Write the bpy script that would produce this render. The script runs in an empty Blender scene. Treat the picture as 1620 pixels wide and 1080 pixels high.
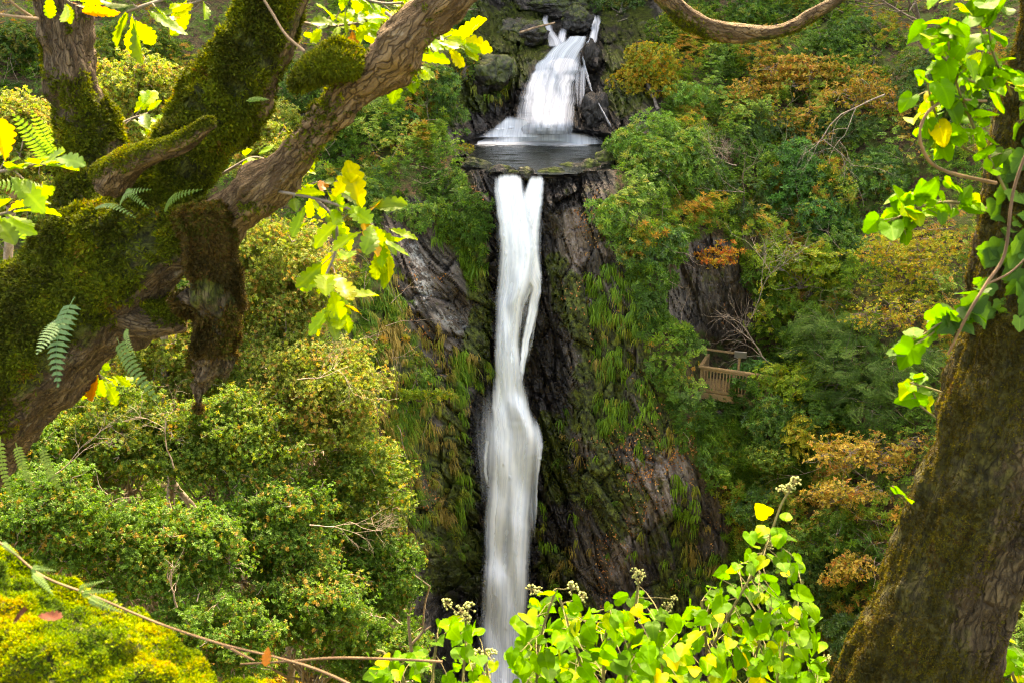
import bpy, math, random
import numpy as np
from mathutils import Vector

random.seed(7)
RNG = np.random.default_rng(11)
SC = bpy.context.scene
COL = SC.collection
R = math.radians

# ---------------------------------------------------------------- camera, world, sun, exposure
PITCH = R(20.0)
FPX = 1575.0                                   # focal length in pixels of the 1620 px wide photograph (35 mm)
cd = bpy.data.cameras.new('camera'); cam = bpy.data.objects.new('camera', cd); COL.objects.link(cam)
cam.location = (0, 0, 0); cam.rotation_euler = (math.pi/2 - PITCH, 0, 0)
cd.lens = 35.0; cd.sensor_width = 36.0; cd.clip_start = 0.05; cd.clip_end = 400
cd.dof.use_dof = True; cd.dof.focus_distance = 30.0; cd.dof.aperture_fstop = 13.0
SC.camera = cam

SUN_EL, SUN_AZ = R(52), R(6)                   # azimuth from +Y towards +X
w = bpy.data.worlds.new('World'); SC.world = w; w.use_nodes = True
nt = w.node_tree; bg = nt.nodes['Background']
sky = nt.nodes.new('ShaderNodeTexSky'); sky.sky_type = 'NISHITA'; sky.sun_disc = False
sky.sun_elevation = SUN_EL; sky.sun_rotation = SUN_AZ; sky.air_density = 0.8; sky.dust_density = 5.0; sky.ozone_density = 0.6
nt.links.new(sky.outputs[0], bg.inputs[0]); bg.inputs[1].default_value = 0.15
ld = bpy.data.lights.new('sun', 'SUN'); lo = bpy.data.objects.new('sun', ld); COL.objects.link(lo)
ld.energy = 2.0; ld.angle = R(0.5); ld.color = (1.0, 0.94, 0.82)
_d = Vector((math.sin(SUN_AZ)*math.cos(SUN_EL), math.cos(SUN_AZ)*math.cos(SUN_EL), math.sin(SUN_EL)))
lo.rotation_euler = _d.to_track_quat('Z', 'Y').to_euler(); lo.location = (0, 5, 30)

SC.view_settings.view_transform = 'Standard'; SC.view_settings.look = 'None'
SC.view_settings.gamma = 1.0; SC.view_settings.use_curve_mapping = False
SC.view_settings.exposure = 3.3
SC.view_settings.use_white_balance = True; SC.view_settings.white_balance_temperature = 10300; SC.view_settings.white_balance_tint = 9
SC.render.engine = 'CYCLES'
cy = SC.cycles
cy.max_bounces = 7; cy.diffuse_bounces = 3; cy.glossy_bounces = 2; cy.transmission_bounces = 4
cy.transparent_max_bounces = 24; cy.use_adaptive_sampling = True; cy.adaptive_threshold = 0.02
cy.use_denoising = True; cy.denoising_prefilter = 'NONE'; cy.filter_width = 1.1
cy.sample_clamp_indirect = 6.0

# ---------------------------------------------------------------- numpy helpers
def ray(px, py):
    """world direction through a pixel of the photograph, scaled to Y = 1"""
    px = np.asarray(px, float); py = np.asarray(py, float)
    x = (px-810)/FPX; y = (540-py)/FPX
    c, s = math.cos(PITCH), math.sin(PITCH)
    X = x; Y = c + y*s; Z = -s + y*c
    return np.stack([X/Y, np.ones_like(X*Y), Z/Y], -1)
def W(px, py, Y): return ray(px, py)*np.asarray(Y, float)[..., None]
def mpp(px, py, Y):
    """metres per photograph pixel at that place"""
    p = W(px, py, Y); return (p[..., 1]*math.cos(PITCH) - p[..., 2]*math.sin(PITCH))/FPX
def sstep(a, b, x):
    t = np.clip((x-a)/(b-a), 0, 1); return t*t*(3-2*t)
def _hash(i, j, k, seed):
    h = (i.astype(np.uint32)*np.uint32(374761393) + j.astype(np.uint32)*np.uint32(668265263)
         + k.astype(np.uint32)*np.uint32(2147483647) + np.uint32(seed*974634777 & 0xffffffff))
    h = (h ^ (h >> np.uint32(13)))*np.uint32(1274126177)
    h = (h ^ (h >> np.uint32(16)))*np.uint32(2246822519)
    h = h ^ (h >> np.uint32(15))
    return (h & np.uint32(0xffffff)).astype(float)/0xffffff
def vnoise(P, seed=0):
    P = np.asarray(P, float); F = np.floor(P).astype(np.int64); f = P-F; f = f*f*(3-2*f)
    i, j, k = F[..., 0], F[..., 1], F[..., 2]; x, y, z = f[..., 0], f[..., 1], f[..., 2]
    H = lambda a, b, c: _hash(i+a, j+b, k+c, seed)
    def L(a, b, t): return a+(b-a)*t
    return L(L(L(H(0,0,0), H(1,0,0), x), L(H(0,1,0), H(1,1,0), x), y),
             L(L(H(0,0,1), H(1,0,1), x), L(H(0,1,1), H(1,1,1), x), y), z)
def fbm(P, oct=4, seed=0, gain=0.5):
    """about -1..1"""
    P = np.asarray(P, float); s = np.zeros(P.shape[:-1]); a = 1.0; t = 0
    for o in range(oct):
        s += a*(vnoise(P*2**o+17.3*o, seed+o)*2-1); t += a; a *= gain
    return s/t*1.6
def norm(v): return v/np.maximum(np.linalg.norm(v, axis=-1, keepdims=True), 1e-9)

def mesh(name, V, F, mat=None, parent=None, attrs=None, smooth=True, uv=None, matidx=None):
    """one mesh object from arrays; F an (n,3) or (n,4) array, or a list of such arrays"""
    V = np.asarray(V, np.float32).reshape(-1, 3)
    Fs = F if isinstance(F, list) else [F]
    Fs = [np.asarray(f, np.int32) for f in Fs if len(f)]
    me = bpy.data.meshes.new(name)
    nl = sum(f.size for f in Fs); npoly = sum(len(f) for f in Fs)
    me.vertices.add(len(V)); me.vertices.foreach_set('co', V.ravel())
    me.loops.add(nl); me.loops.foreach_set('vertex_index', np.concatenate([f.ravel() for f in Fs]))
    me.polygons.add(npoly)
    tot = np.concatenate([np.full(len(f), f.shape[1], np.int32) for f in Fs])
    st = np.zeros(npoly, np.int32); st[1:] = np.cumsum(tot)[:-1]
    me.polygons.foreach_set('loop_start', st)
    me.polygons.foreach_set('use_smooth', np.full(npoly, smooth, bool))
    if matidx is not None: me.polygons.foreach_set('material_index', np.asarray(matidx, np.int32))
    me.update(calc_edges=True)
    for k, a in (attrs or {}).items():
        a = np.asarray(a, np.float32)
        if a.ndim == 1:
            at = me.attributes.new(k, 'FLOAT', 'POINT'); at.data.foreach_set('value', a)
        elif a.shape[1] == 3 and k != 'col':
            at = me.attributes.new(k, 'FLOAT_VECTOR', 'POINT'); at.data.foreach_set('vector', a.ravel())
        else:
            if a.shape[1] == 3: a = np.concatenate([a, np.ones((len(a), 1), np.float32)], 1)
            at = me.attributes.new(k, 'FLOAT_COLOR', 'POINT'); at.data.foreach_set('color', a.ravel())
    for m in (mat if isinstance(mat, list) else [mat]):
        if m is not None: me.materials.append(m)
    o = bpy.data.objects.new(name, me); COL.objects.link(o)
    if parent is not None: o.parent = parent
    return o
def tag(o, label=None, cat=None, group=None, kind=None):
    if label: o['label'] = label
    if cat: o['category'] = cat
    if group: o['group'] = group
    if kind: o['kind'] = kind
    return o
def empty(name, loc, label, cat, group=None, kind=None):
    o = bpy.data.objects.new(name, None); COL.objects.link(o)
    o.location = tuple(float(v) for v in loc); o.empty_display_size = 0.1
    return tag(o, label, cat, group, kind)
def child(name, V, F, mat, root, **kw):
    """a part: vertices given in world space, stored relative to its thing"""
    V = np.asarray(V, float).reshape(-1, 3) - np.array(root.location)
    return mesh(name, V, F, mat, root, **kw)
def grid_faces(nu, nv, wrap=False):
    i = np.arange(nu if wrap else nu-1); j = np.arange(nv-1)
    I, J = np.meshgrid(i, j, indexing='ij'); I2 = (I+1) % nu
    return np.stack([I*nv+J, I2*nv+J, I2*nv+J+1, I*nv+J+1], -1).reshape(-1, 4)

# ---------------------------------------------------------------- material helper
class N:
    def __init__(s, name):
        s.m = bpy.data.materials.new(name); s.m.use_nodes = True; s.t = s.m.node_tree
        s.t.nodes.clear(); s.out = s.n('OutputMaterial')
    def n(s, typ, **kw):
        x = s.t.nodes.new('ShaderNode'+typ)
        for k, v in kw.items():
            if k.startswith('i_'):
                key = k[2:]; key = int(key) if key.isdigit() else key.replace('_', ' ')
                s.set(x.inputs[key], v)
            else: setattr(x, k, v)
        return x
    def set(s, sock, v):
        if isinstance(v, bpy.types.NodeSocket): s.t.links.new(v, sock)
        elif isinstance(v, bpy.types.Node): s.t.links.new(v.outputs[0], sock)
        elif isinstance(v, (tuple, list)) and len(v) == 3 and sock.type == 'RGBA': sock.default_value = (*v, 1)
        else: sock.default_value = v
    def mix(s, f, a, b, mode='MIX'):
        x = s.n('Mix', data_type='RGBA', blend_type=mode)
        s.set(x.inputs[0], f); s.set(x.inputs[6], a); s.set(x.inputs[7], b); return x.outputs[2]
    def math(s, op, a, b=0.0, clamp=False):
        x = s.n('Math', operation=op, use_clamp=clamp); s.set(x.inputs[0], a); s.set(x.inputs[1], b); return x.outputs[0]
    def ramp(s, f, a, b, smooth=True):
        x = s.n('MapRange', interpolation_type='SMOOTHSTEP' if smooth else 'LINEAR')
        s.set(x.inputs[0], f); s.set(x.inputs[1], a); s.set(x.inputs[2], b); return x.outputs[0]
    def attr(s, name): return s.n('Attribute', attribute_name=name)
    def noise(s, vec, scale, detail=4, rough=0.55, out=0):
        x = s.n('TexNoise'); s.set(x.inputs['Vector'], vec); x.inputs['Scale'].default_value = scale
        x.inputs['Detail'].default_value = detail; x.inputs['Roughness'].default_value = rough; return x.outputs[out]
    def mapping(s, vec, scale): 
        x = s.n('Mapping'); s.set(x.inputs['Vector'], vec); x.inputs['Scale'].default_value = scale; return x.outputs[0]

def leaf_mat(name, trans=0.45, rough=0.42, tint=(1.25, 1.25, 0.55), spec=0.35, veins=False, hairy=False):
    m = N(name); c = m.attr('col').outputs['Color']
    oi = m.n('ObjectInfo'); c = m.mix(1.0, c, oi.outputs['Color'], 'MULTIPLY')
    if veins:
        uv = m.attr('luv').outputs['Vector']; sp = m.n('SeparateXYZ', i_0=uv)
        au = m.math('ABSOLUTE', sp.outputs[0])
        mid = m.ramp(au, 0.045, 0.015)
        sv = m.math('SINE', m.math('MULTIPLY', m.math('SUBTRACT', sp.outputs[1], m.math('MULTIPLY', au, 0.55)), 44.0))
        side = m.math('MULTIPLY', m.ramp(sv, 0.86, 1.0), 0.4)
        v = m.math('MAXIMUM', mid, side)
        ln = m.noise(m.n('NewGeometry').outputs['Position'], 70.0, 3)
        c = m.mix(m.math('MULTIPLY', m.ramp(ln, 0.35, 0.75), 0.3), c, m.mix(1.0, c, (0.62, 0.7, 0.6), 'MULTIPLY'))
        c = m.mix(m.math('MULTIPLY', v, 0.8), c, m.mix(1.0, c, (1.5, 1.35, 1.4), 'MULTIPLY'))
    p = m.n('BsdfPrincipled', i_Base_Color=c, i_Roughness=rough)
    p.inputs['Specular IOR Level'].default_value = spec
    t = m.n('BsdfTranslucent', i_Color=m.mix(1.0, c, tint, 'MULTIPLY'))
    x = m.n('MixShader', i_0=trans, i_1=p, i_2=t)
    m.set(m.out.inputs[0], x); return m.m

def ico():
    t = (1+5**.5)/2
    v = np.array([(-1,t,0),(1,t,0),(-1,-t,0),(1,-t,0),(0,-1,t),(0,1,t),(0,-1,-t),(0,1,-t),(t,0,-1),(t,0,1),(-t,0,-1),(-t,0,1)], float)
    f = [(0,11,5),(0,5,1),(0,1,7),(0,7,10),(0,10,11),(1,5,9),(5,11,4),(11,10,2),(10,7,6),(7,1,8),(3,9,4),(3,4,2),(3,2,6),(3,6,8),(3,8,9),(4,9,5),(2,4,11),(6,2,10),(8,6,7),(9,8,1)]
    return norm(v), np.array(f)
def icosphere(sub):
    V, F = ico()
    for _ in range(sub):
        V = list(map(tuple, V)); cache = {}; NF = []
        def mid(a, b):
            k = (min(a, b), max(a, b))
            if k not in cache:
                m = norm((np.array(V[a])+np.array(V[b]))/2); cache[k] = len(V); V.append(tuple(m))
            return cache[k]
        for a, b, c in F:
            x, y, z = mid(a, b), mid(b, c), mid(c, a); NF += [(a, x, z), (b, y, x), (c, z, y), (x, y, z)]
        V = np.array(V); F = np.array(NF)
    return V, F
# ================================================================= TERRAIN: the gorge as one sheet
ZP = -6.2                                      # level of the upper pool
def yplane(py): r = ray(810.0, py); return ZP/np.minimum(r[..., 2], -1e-3)
CP = np.array([
 # px, py, Y
 (-400,-100,52),(0,-100,50),(400,-100,50),(800,-100,53),(1000,-100,54),(1300,-100,52),(1700,-100,50),(2100,-100,48),
 (-400,100,42),(0,60,42),(300,60,43),(560,60,44),(700,40,46),(780,30,49),(850,20,51),(950,20,51),(1020,20,48),(1150,20,46),(1400,30,44),(1650,30,40),(2100,60,38),
 (500,180,38),(620,130,39),(700,120,40),(740,160,41),(760,60,45),(800,90,43.6),(830,80,44.6),(935,60,45.5),(975,80,43.5),(985,150,41.5),(1010,200,38.5),
 (865,76,45.4),(900,78,45.0),(820,140,43.2),(860,140,43.4),(910,140,43.4),(935,140,43.0),(955,190,42.3),(800,200,42.2),
 (760,210,40.5),(700,215,38),(640,230,37),(560,260,36),(735,262,35.2),(775,285,33.8),
 (980,250,36.2),(1000,300,34.8),(1040,250,36.5),(1060,120,42),(1120,200,40),(1200,120,42),
 (820,300,33.7),(825,400,33.8),(825,500,33.9),(830,600,33.9),(815,690,33.8),(805,800,33.6),(800,900,33.3),(800,1080,32.6),(800,1400,28),
 (775,350,34.0),(770,450,34.1),(765,600,34.0),(745,700,33.6),(730,820,33.0),(720,950,32.2),
 (700,330,34.6),(655,330,33.8),(640,420,32.4),(700,450,33.2),(730,520,33.4),(680,560,31.7),(620,560,31.0),(690,660,31.9),(640,700,30.3),(690,800,30.6),(700,900,30.2),(650,950,28.6),(680,1080,28),
 (560,400,32.5),(450,500,29),(300,400,32),(100,300,34),(-400,400,30),(300,700,25),(0,700,24),(-400,800,20),(400,900,22),(100,1000,19.5),(450,1080,20.5),(560,1080,23),(-400,1150,15),(300,1400,14),(600,1400,18),
 (870,292,33.4),(905,288,33.3),(950,290,33.6),(880,380,33.3),(910,400,32.8),(950,420,33.2),(880,520,33.2),(930,560,32.6),(1000,480,32.6),(1050,560,32.3),
 (870,640,33.2),(900,700,32.3),(870,760,32.7),(855,860,32.6),(860,960,32.2),(960,700,31.6),(1030,720,31.2),(1060,800,31.0),(980,850,31.3),(1100,850,31.3),(1000,1000,30.8),(1150,900,31.2),(1180,760,31.0),
 (1100,650,32.2),(1170,650,32.2),(1080,520,33.4),(1100,420,34.4),(1125,470,34.6),(1140,520,36.6),(1170,540,36.8),(1120,560,35.6),(1160,600,34.6),(1220,560,34.6),(1200,640,32.0),
 (1200,300,37.5),(1200,430,35.0),(1350,300,37),(1500,200,38),(1650,300,34),(2100,300,31),
 (1300,500,33.5),(1450,500,32),(1300,700,30.5),(1500,700,28),(1650,600,28),(2100,700,24),
 (1250,850,29.5),(1400,900,26.5),(1300,1000,28),(1500,1050,23.5),(1700,1000,21),(1200,1080,28.5),(1400,1400,17),(1000,1400,24),(2100,1200,16),
], float)
def _tps(X, y, lam=2.0):
    D = np.linalg.norm(X[:, None]-X[None], axis=-1)/100
    n = len(X); A = np.zeros((n+3, n+3)); A[:n, :n] = -D; A[:n, :n][np.diag_indices(n)] += lam*0.02
    A[:n, n] = 1; A[:n, n+1:] = X/1000; A[n:, :n] = A[:n, n:].T
    return np.linalg.solve(A, np.concatenate([y, np.zeros(3)]))
_rw = _tps(CP[:, :2], CP[:, 2])
def yrbf(px, py):
    sh = np.shape(px); Q = np.stack([np.ravel(px), np.ravel(py)], -1); out = np.zeros(len(Q))
    for s in range(0, len(Q), 20000):
        q = Q[s:s+20000]; D = np.sqrt(((q[:, None]-CP[None, :, :2])**2).sum(-1)+400)/100
        out[s:s+20000] = -D@_rw[:-3] + _rw[-3] + q@_rw[-2:]/1000
    return out.reshape(sh)
def cpoly(px, py, pts, soft=18):
    """soft mask round a polyline of (px, py, radius)"""
    m = np.zeros(np.shape(px))
    for (x0, y0, r0), (x1, y1, r1) in zip(pts[:-1], pts[1:]):
        dx, dy = x1-x0, y1-y0; t = np.clip(((px-x0)*dx+(py-y0)*dy)/(dx*dx+dy*dy+1e-6), 0, 1)
        d = np.hypot(px-x0-t*dx, py-y0-t*dy); r = r0+(r1-r0)*t
        m = np.maximum(m, sstep(r+soft, r-soft*0.3, d))
    return m

def axis_grid(segs):
    out = []
    for a, b, s in segs: out += list(np.arange(a, b, s))
    out.append(segs[-1][1]); return np.array(out, float)
GX = axis_grid([(-420, 540, 8), (540, 600, 4), (600, 1190, 2.4), (1190, 1300, 5), (1300, 2120, 9)])
GY = axis_grid([(-950, -110, 42), (-110, 0, 8), (0, 1085, 2.6), (1085, 1400, 9)])
PX, PY = np.meshgrid(GX, GY, indexing='ij')
Y0 = yrbf(PX, np.maximum(PY, -110))
# wooded hill above the frame: unseen, made steep to keep sun off the gorge
up = np.clip(-PY-60, 0, None)/850
Y0 = Y0 + up*3
# rock zones (where the cliff is bare) in photograph coordinates
ROCKM = np.maximum.reduce([
    cpoly(PX, PY, [(800,20,60),(760,120,70),(790,200,60),(960,150,55),(960,60,40)], 30),
    cpoly(PX, PY, [(820,290,60),(830,600,70),(800,1100,110)], 30),
    cpoly(PX, PY, [(640,350,30),(690,470,45),(740,600,45),(720,800,60),(730,1000,70)], 25),
    cpoly(PX, PY, [(900,290,60),(920,500,70),(960,700,90),(1020,850,120),(1000,1050,140)], 30),
    cpoly(PX, PY, [(1120,430,45),(1150,490,40),(1090,480,30)], 25)])
P0 = ray(PX, PY)*Y0[..., None]
WX, WZ = P0[..., 0], P0[..., 2]
# strata coordinates: beds dip steeply down to the right
left = sstep(0.1, -0.5, WX)
ang = R(58) + (1-left)*R(13)
Sx = WX*np.sin(ang) + WZ*np.cos(ang); Tx = WX*np.cos(ang) - WZ*np.sin(ang)
warp = 0.30*fbm(np.stack([WX*0.3, WZ*0.14, Y0*0.1], -1), 3, 5)
Sx = Sx + warp
ST = np.stack([Sx, Tx, Y0*0.3], -1)
def worley(P, seed):
    F = np.floor(P).astype(np.int64); best = np.full(P.shape[:-1], 9.0); sec = best.copy(); val = np.zeros(P.shape[:-1])
    for dx in (-1, 0, 1):
        for dy in (-1, 0, 1):
            i = F[..., 0]+dx; j = F[..., 1]+dy; z = 0*i
            cx = i+_hash(i, j, z, seed); cy_ = j+_hash(i, j, z, seed+1)
            ddx = P[..., 0]-cx; ddy = P[..., 1]-cy_; d = np.hypot(ddx, ddy)
            v = _hash(i, j, z, seed+2)-.5 + (_hash(i, j, z, seed+3)-.5)*1.6*ddx + (_hash(i, j, z, seed+4)-.5)*1.2*ddy
            nb = d < best; sec = np.where(nb, best, np.minimum(sec, d)); val = np.where(nb, v, val); best = np.where(nb, d, best)
    return val, sec-best
def saw(s, t, period, seed):
    q = s/period + 0.5*fbm(np.stack([s/period*0.4, t*0.35, 0*s], -1), 2, seed)
    k = np.floor(q); f = q-k
    amp = 0.4 + 0.9*vnoise(np.stack([k*1.7, t*0.55+k*3.1, 0*s], -1), seed+9)
    return (1-np.power(f, 0.7))*amp*sstep(0, 0.06, f)
rock = (0.34*saw(Sx, Tx, 1.15, 21) + 0.15*saw(Sx, Tx, 0.42, 31) + 0.05*saw(Sx, Tx, 0.15, 41)
        + 0.34*fbm(ST*np.array([1.0, 0.45, 1]), 3, 51) + 0.07*fbm(ST*np.array([9, 2.2, 2]), 3, 52)
        + 0.10*np.abs(fbm(ST*np.array([2.6, 1.1, 1]), 3, 53)))
w1, e1 = worley(ST[..., :2]*np.array([1.3, .42])+warp[..., None]*.6, 501); w2, e2 = worley(ST[..., :2]*np.array([3.6, 1.2]), 511); w3, e3 = worley(ST[..., :2]*np.array([8.5, 3.0]), 521)
rock = rock*.75 + .50*w1 + .20*w2 + .07*w3 - .22*sstep(.10, 0, e1) - .09*sstep(.12, 0, e2)
ledge = 0.12*np.maximum(0, fbm(np.stack([WX*0.8, WZ*2.2, 0*WX], -1), 3, 61))
soil = 0.75*fbm(np.stack([WX*0.35, Y0*0.3, WZ*0.35], -1), 4, 71) + 0.10*fbm(P0*2.2, 3, 72)
Yd = Y0 - ROCKM*(rock-0.15+ledge) - (1-ROCKM)*soil
# upper fall: a bulging rounded rock that carries the fan of water, and the boulders beside it
def bump(cx, cy, rx, ry, h, p=2.0):
    global Yd
    e = ((PX-cx)/rx)**2 + ((PY-cy)/ry)**2
    Yd = Yd - h*np.sqrt(np.clip(1-e, 0, 1))**(1/p*2)
bump(868, 150, 62, 80, 0.7); bump(890, 92, 40, 34, 0.45); bump(962, 165, 28, 50, 0.9); bump(918, 30, 26, 22, 1.6); bump(880, 12, 34, 18, 1.2)
bump(963, 40, 22, 30, 1.1); bump(830, 45, 40, 26, 1.1); bump(760, 90, 45, 50, 0.8); bump(802, 62, 30, 24, .9); bump(937, 92, 16, 24, 1.2)
# pool basin: inside the outline the ground drops below the water level, at the rim it rises above it
ex = (PX-856)/112.0; ey = (PY-243)/31.0
ex2 = np.where(PX > 856, (PX-856)/114.0, (PX-856)/118.0)
epool = np.abs(ex2)**2.4 + np.abs(ey)**2.4 + 0.30*fbm(np.stack([PX/26, PY/12, 0*PX], -1), 3, 77)*(PY > 225)
yp = yplane(PY)
wgt = sstep(1.9, 1.15, epool)*(PY > 120)
rim = 243+31*np.clip(1-np.abs(ex2)**2.4, 0, 1)**(1/2.4)
ypr = np.where(PY > 243, yplane(np.minimum(PY, rim)), yp)
tgt = ypr + np.clip((1-epool)*2.2, -0.9+0.72*sstep(250, 264, PY), 1.6) - np.where(epool > 1, 0.15*np.abs(rock), 0)
back = PY < 214
tgt = np.where(back, np.minimum(tgt, 42.6), tgt)
Yd = Yd*(1-wgt) + tgt*wgt
inside = epool < 0.98
Yd = np.where(inside, np.maximum(Yd, np.minimum(yp, 42.8)+0.12), Yd)
# the lip of the pool is the top of the cliff: keep the face below it flush with the rim
cap = 33.95 - .005*(PY-275) - .55*(rock-.3) + .25*np.abs((PX-857)/110)**2
fd = sstep(125, 100, np.abs(PX-857))*sstep(470, 330, PY)*(PY > 270)*sstep(.95, 1.05, epool)
Yd = Yd - np.clip(Yd-cap, 0, 3)*fd
TP = ray(PX, PY)*Yd[..., None]
# normals of the finished sheet
gu = np.gradient(TP, axis=0); gv = np.gradient(TP, axis=1)
TN = norm(np.cross(gu, gv)); TN = TN*np.sign(-(TN*ray(PX, PY)).sum(-1, keepdims=True))
def _samp(A, px, py):
    px = np.clip(np.asarray(px, float), GX[0], GX[-1]-1e-3); py = np.clip(np.asarray(py, float), GY[0], GY[-1]-1e-3)
    i = np.clip(np.searchsorted(GX, px, 'right')-1, 0, len(GX)-2); j = np.clip(np.searchsorted(GY, py, 'right')-1, 0, len(GY)-2)
    a = (px-GX[i])/(GX[i+1]-GX[i]); b = (py-GY[j])/(GY[j+1]-GY[j])
    if A.ndim == 3: a = a[..., None]; b = b[..., None]
    return (A[i, j]*(1-a)+A[i+1, j]*a)*(1-b)+(A[i, j+1]*(1-a)+A[i+1, j+1]*a)*b
def terr(px, py): return _samp(TP, px, py)
def tnrm(px, py): return norm(_samp(TN, px, py))
def ty(px, py): return _samp(Yd, px, py)

# material masks (what the surface is made of there)
nz = lambda sx, sy, sd: fbm(np.stack([PX/sx, PY/sy, 0*PX], -1), 4, sd)
moss = 0.25*nz(40, 60, 81) + 0.55*np.maximum.reduce([
    cpoly(PX, PY, [(885,420,14),(905,480,20),(925,520,16)], 20), cpoly(PX, PY, [(960,560,40),(1040,640,50),(950,660,40)], 40),
    cpoly(PX, PY, [(870,680,20),(900,760,30),(960,760,30),(1000,840,20)], 30), cpoly(PX, PY, [(1060,860,30),(1090,980,40),(1160,900,20)], 40),
    cpoly(PX, PY, [(740,330,12),(760,480,12),(755,560,16)], 16), cpoly(PX, PY, [(690,640,30),(700,760,40),(720,900,30)], 40),
    cpoly(PX, PY, [(740,60,50),(770,110,50),(820,60,40),(700,160,40)], 30), cpoly(PX, PY, [(990,40,40),(990,150,30)], 20),
    cpoly(PX, PY, [(600,520,40),(640,620,40)], 40), cpoly(PX, PY, [(880,900,25),(920,1000,30)], 30)])
wet = np.maximum.reduce([
    cpoly(PX, PY, [(820,270,30),(825,400,45),(830,600,62),(800,800,95),(795,1080,105)], 34),
    cpoly(PX, PY, [(905,20,60),(900,120,85),(850,215,120),(960,200,30)], 30), 1.0*cpoly(PX, PY, [(770,40,60),(780,200,60)], 30), 1.0*cpoly(PX, PY, [(985,30,50),(985,190,50)], 30)])
pale = np.maximum.reduce([
    cpoly(PX, PY, [(905,340,8),(912,400,14),(905,420,8)], 10), 0.12*cpoly(PX, PY, [(640,370,12),(672,430,22),(700,480,18),(730,520,8)], 16),
    cpoly(PX, PY, [(1060,700,12),(1062,760,24),(1048,820,8)], 12), 0.7*cpoly(PX, PY, [(1010,740,14),(1020,800,12),(985,860,12),(975,910,8)], 12),
    0.7*cpoly(PX, PY, [(955,385,8),(960,395,8)], 8), 0.2*cpoly(PX, PY, [(1080,430,10),(1120,470,14),(1150,480,8)], 14)])
lich = .7*cpoly(PX, PY, [(645,375,4),(660,410,8),(672,465,9),(662,480,5)], 12) + 0.6*cpoly(PX, PY, [(700,500,8),(735,520,8)], 10) + 0.5*cpoly(PX, PY, [(1075,760,6),(1070,800,4)], 10)
soilm = np.clip(1-ROCKM + 0.25*nz(30, 30, 83), 0, 1)*(1-wet)
soilm = np.maximum(soilm, 0.8*cpoly(PX, PY, [(770,268,14),(745,280,20),(752,330,16),(768,420,8)], 10)*(1-0.6*wet))
nu, nv = len(GX), len(GY)
V = TP.reshape(-1, 3); F = grid_faces(nu, nv)
A = {k: np.clip(v, 0, 1).ravel() for k, v in dict(moss=moss, wet=wet, pale=pale, lichen=lich, soil=soilm).items()}
A['st'] = ST.reshape(-1, 3)
# the near bank, continuing the same sheet below the frame and under the camera
ext = [(10, -13.2), (7, -9.4), (4, -5.6), (1.9, -2.6), (0.8, -1.75), (-3, -1.6), (-14, -0.6), (-40, 3)]
az = TP[:, -1, 0]/TP[:, -1, 1]
rows = []
for Y, z in ext: rows.append(np.stack([az*13*(1+max(0, 3-Y)*0.1), np.full(nu, Y), z+0.25*fbm(np.stack([az*9, np.full(nu, Y), 0*az], -1), 3, 91)], -1))
E = np.stack(rows, 1); ne = len(ext); base = len(V)
Vx = np.concatenate([V, E.reshape(-1, 3)])
i = np.arange(nu-1)
Fs = [F, np.stack([i*nv+nv-1, (i+1)*nv+nv-1, base+(i+1)*ne, base+i*ne], -1), grid_faces(nu, ne)+base]
for k in A:
    if A[k].ndim == 1: A[k] = np.concatenate([A[k], np.full(nu*ne, 1.0 if k == 'soil' else 0.0)])
    else: A[k] = np.concatenate([A[k], E.reshape(-1, 3)*0.5])

m = N('gorge_rock_and_soil')
st = m.attr('st').outputs['Vector']; pos = m.n('NewGeometry').outputs['Position']
a = {k: m.attr(k).outputs['Fac'] for k in ('moss', 'wet', 'pale', 'lichen', 'soil')}
stm = m.mapping(st, (1, 0.16, 1)); n1 = m.noise(stm, 7.0, 6, 0.62); n2 = m.noise(pos, 1.3, 5); n3 = m.noise(m.mapping(st, (1, 0.3, 1)), 26.0, 5, 0.65)
n4 = m.noise(pos, 9.0, 5, 0.6)
slate = m.mix(m.ramp(n1, 0.34, 0.68), (0.024, 0.021, 0.019), (0.15, 0.125, 0.10))
slate = m.mix(m.math('MULTIPLY', m.ramp(n2, 0.45, 0.7), 0.45), slate, (0.125, 0.088, 0.068))
slate = m.mix(m.ramp(m.math('MULTIPLY', n3, n4), 0.33, 0.46), slate, (0.30, 0.27, 0.25))
pl = m.math('MULTIPLY', m.ramp(a['pale'], 0.15, 0.7), m.ramp(n3, 0.25, 0.5))
palec = m.mix(m.ramp(n1, 0.3, 0.7), (0.19, 0.145, 0.12), (0.34, 0.285, 0.245))
slate = m.mix(m.math('MULTIPLY', pl, 0.85), slate, palec)
lf = m.math('MULTIPLY', a['lichen'], m.ramp(m.noise(m.mapping(st, (1, 0.45, 1)), 6.5, 6, 0.7), 0.47, 0.56))
slate = m.mix(lf, slate, (0.36, 0.37, 0.35))
soilc = m.mix(m.ramp(n4, 0.35, 0.65), (0.03, 0.022, 0.011), (0.14, 0.085, 0.04))
soilc = m.mix(m.ramp(m.noise(pos, 2.3, 4), 0.42, 0.62), soilc, (0.08, 0.11, 0.02))
rk = m.mix(m.ramp(m.math('ADD', a['soil'], m.math('MULTIPLY', m.math('SUBTRACT', n4, 0.5), 0.8)), 0.35, 0.7), slate, soilc)
wt = m.ramp(m.math('ADD', a['wet'], m.math('MULTIPLY', m.math('SUBTRACT', n2, 0.5), 0.5)), 0.3, 0.8)
rk = m.mix(wt, rk, m.mix(1.0, rk, (0.23, 0.24, 0.26), 'MULTIPLY'))
mf = m.ramp(m.math('ADD', a['moss'], m.math('MULTIPLY', m.math('SUBTRACT', n2, 0.47), 1.5)), 0.28, 0.5)
mossc = m.mix(m.ramp(m.noise(pos, 5.0, 4), 0.35, 0.68), (0.018, 0.026, 0.006), (0.12, 0.155, 0.02))
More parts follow.
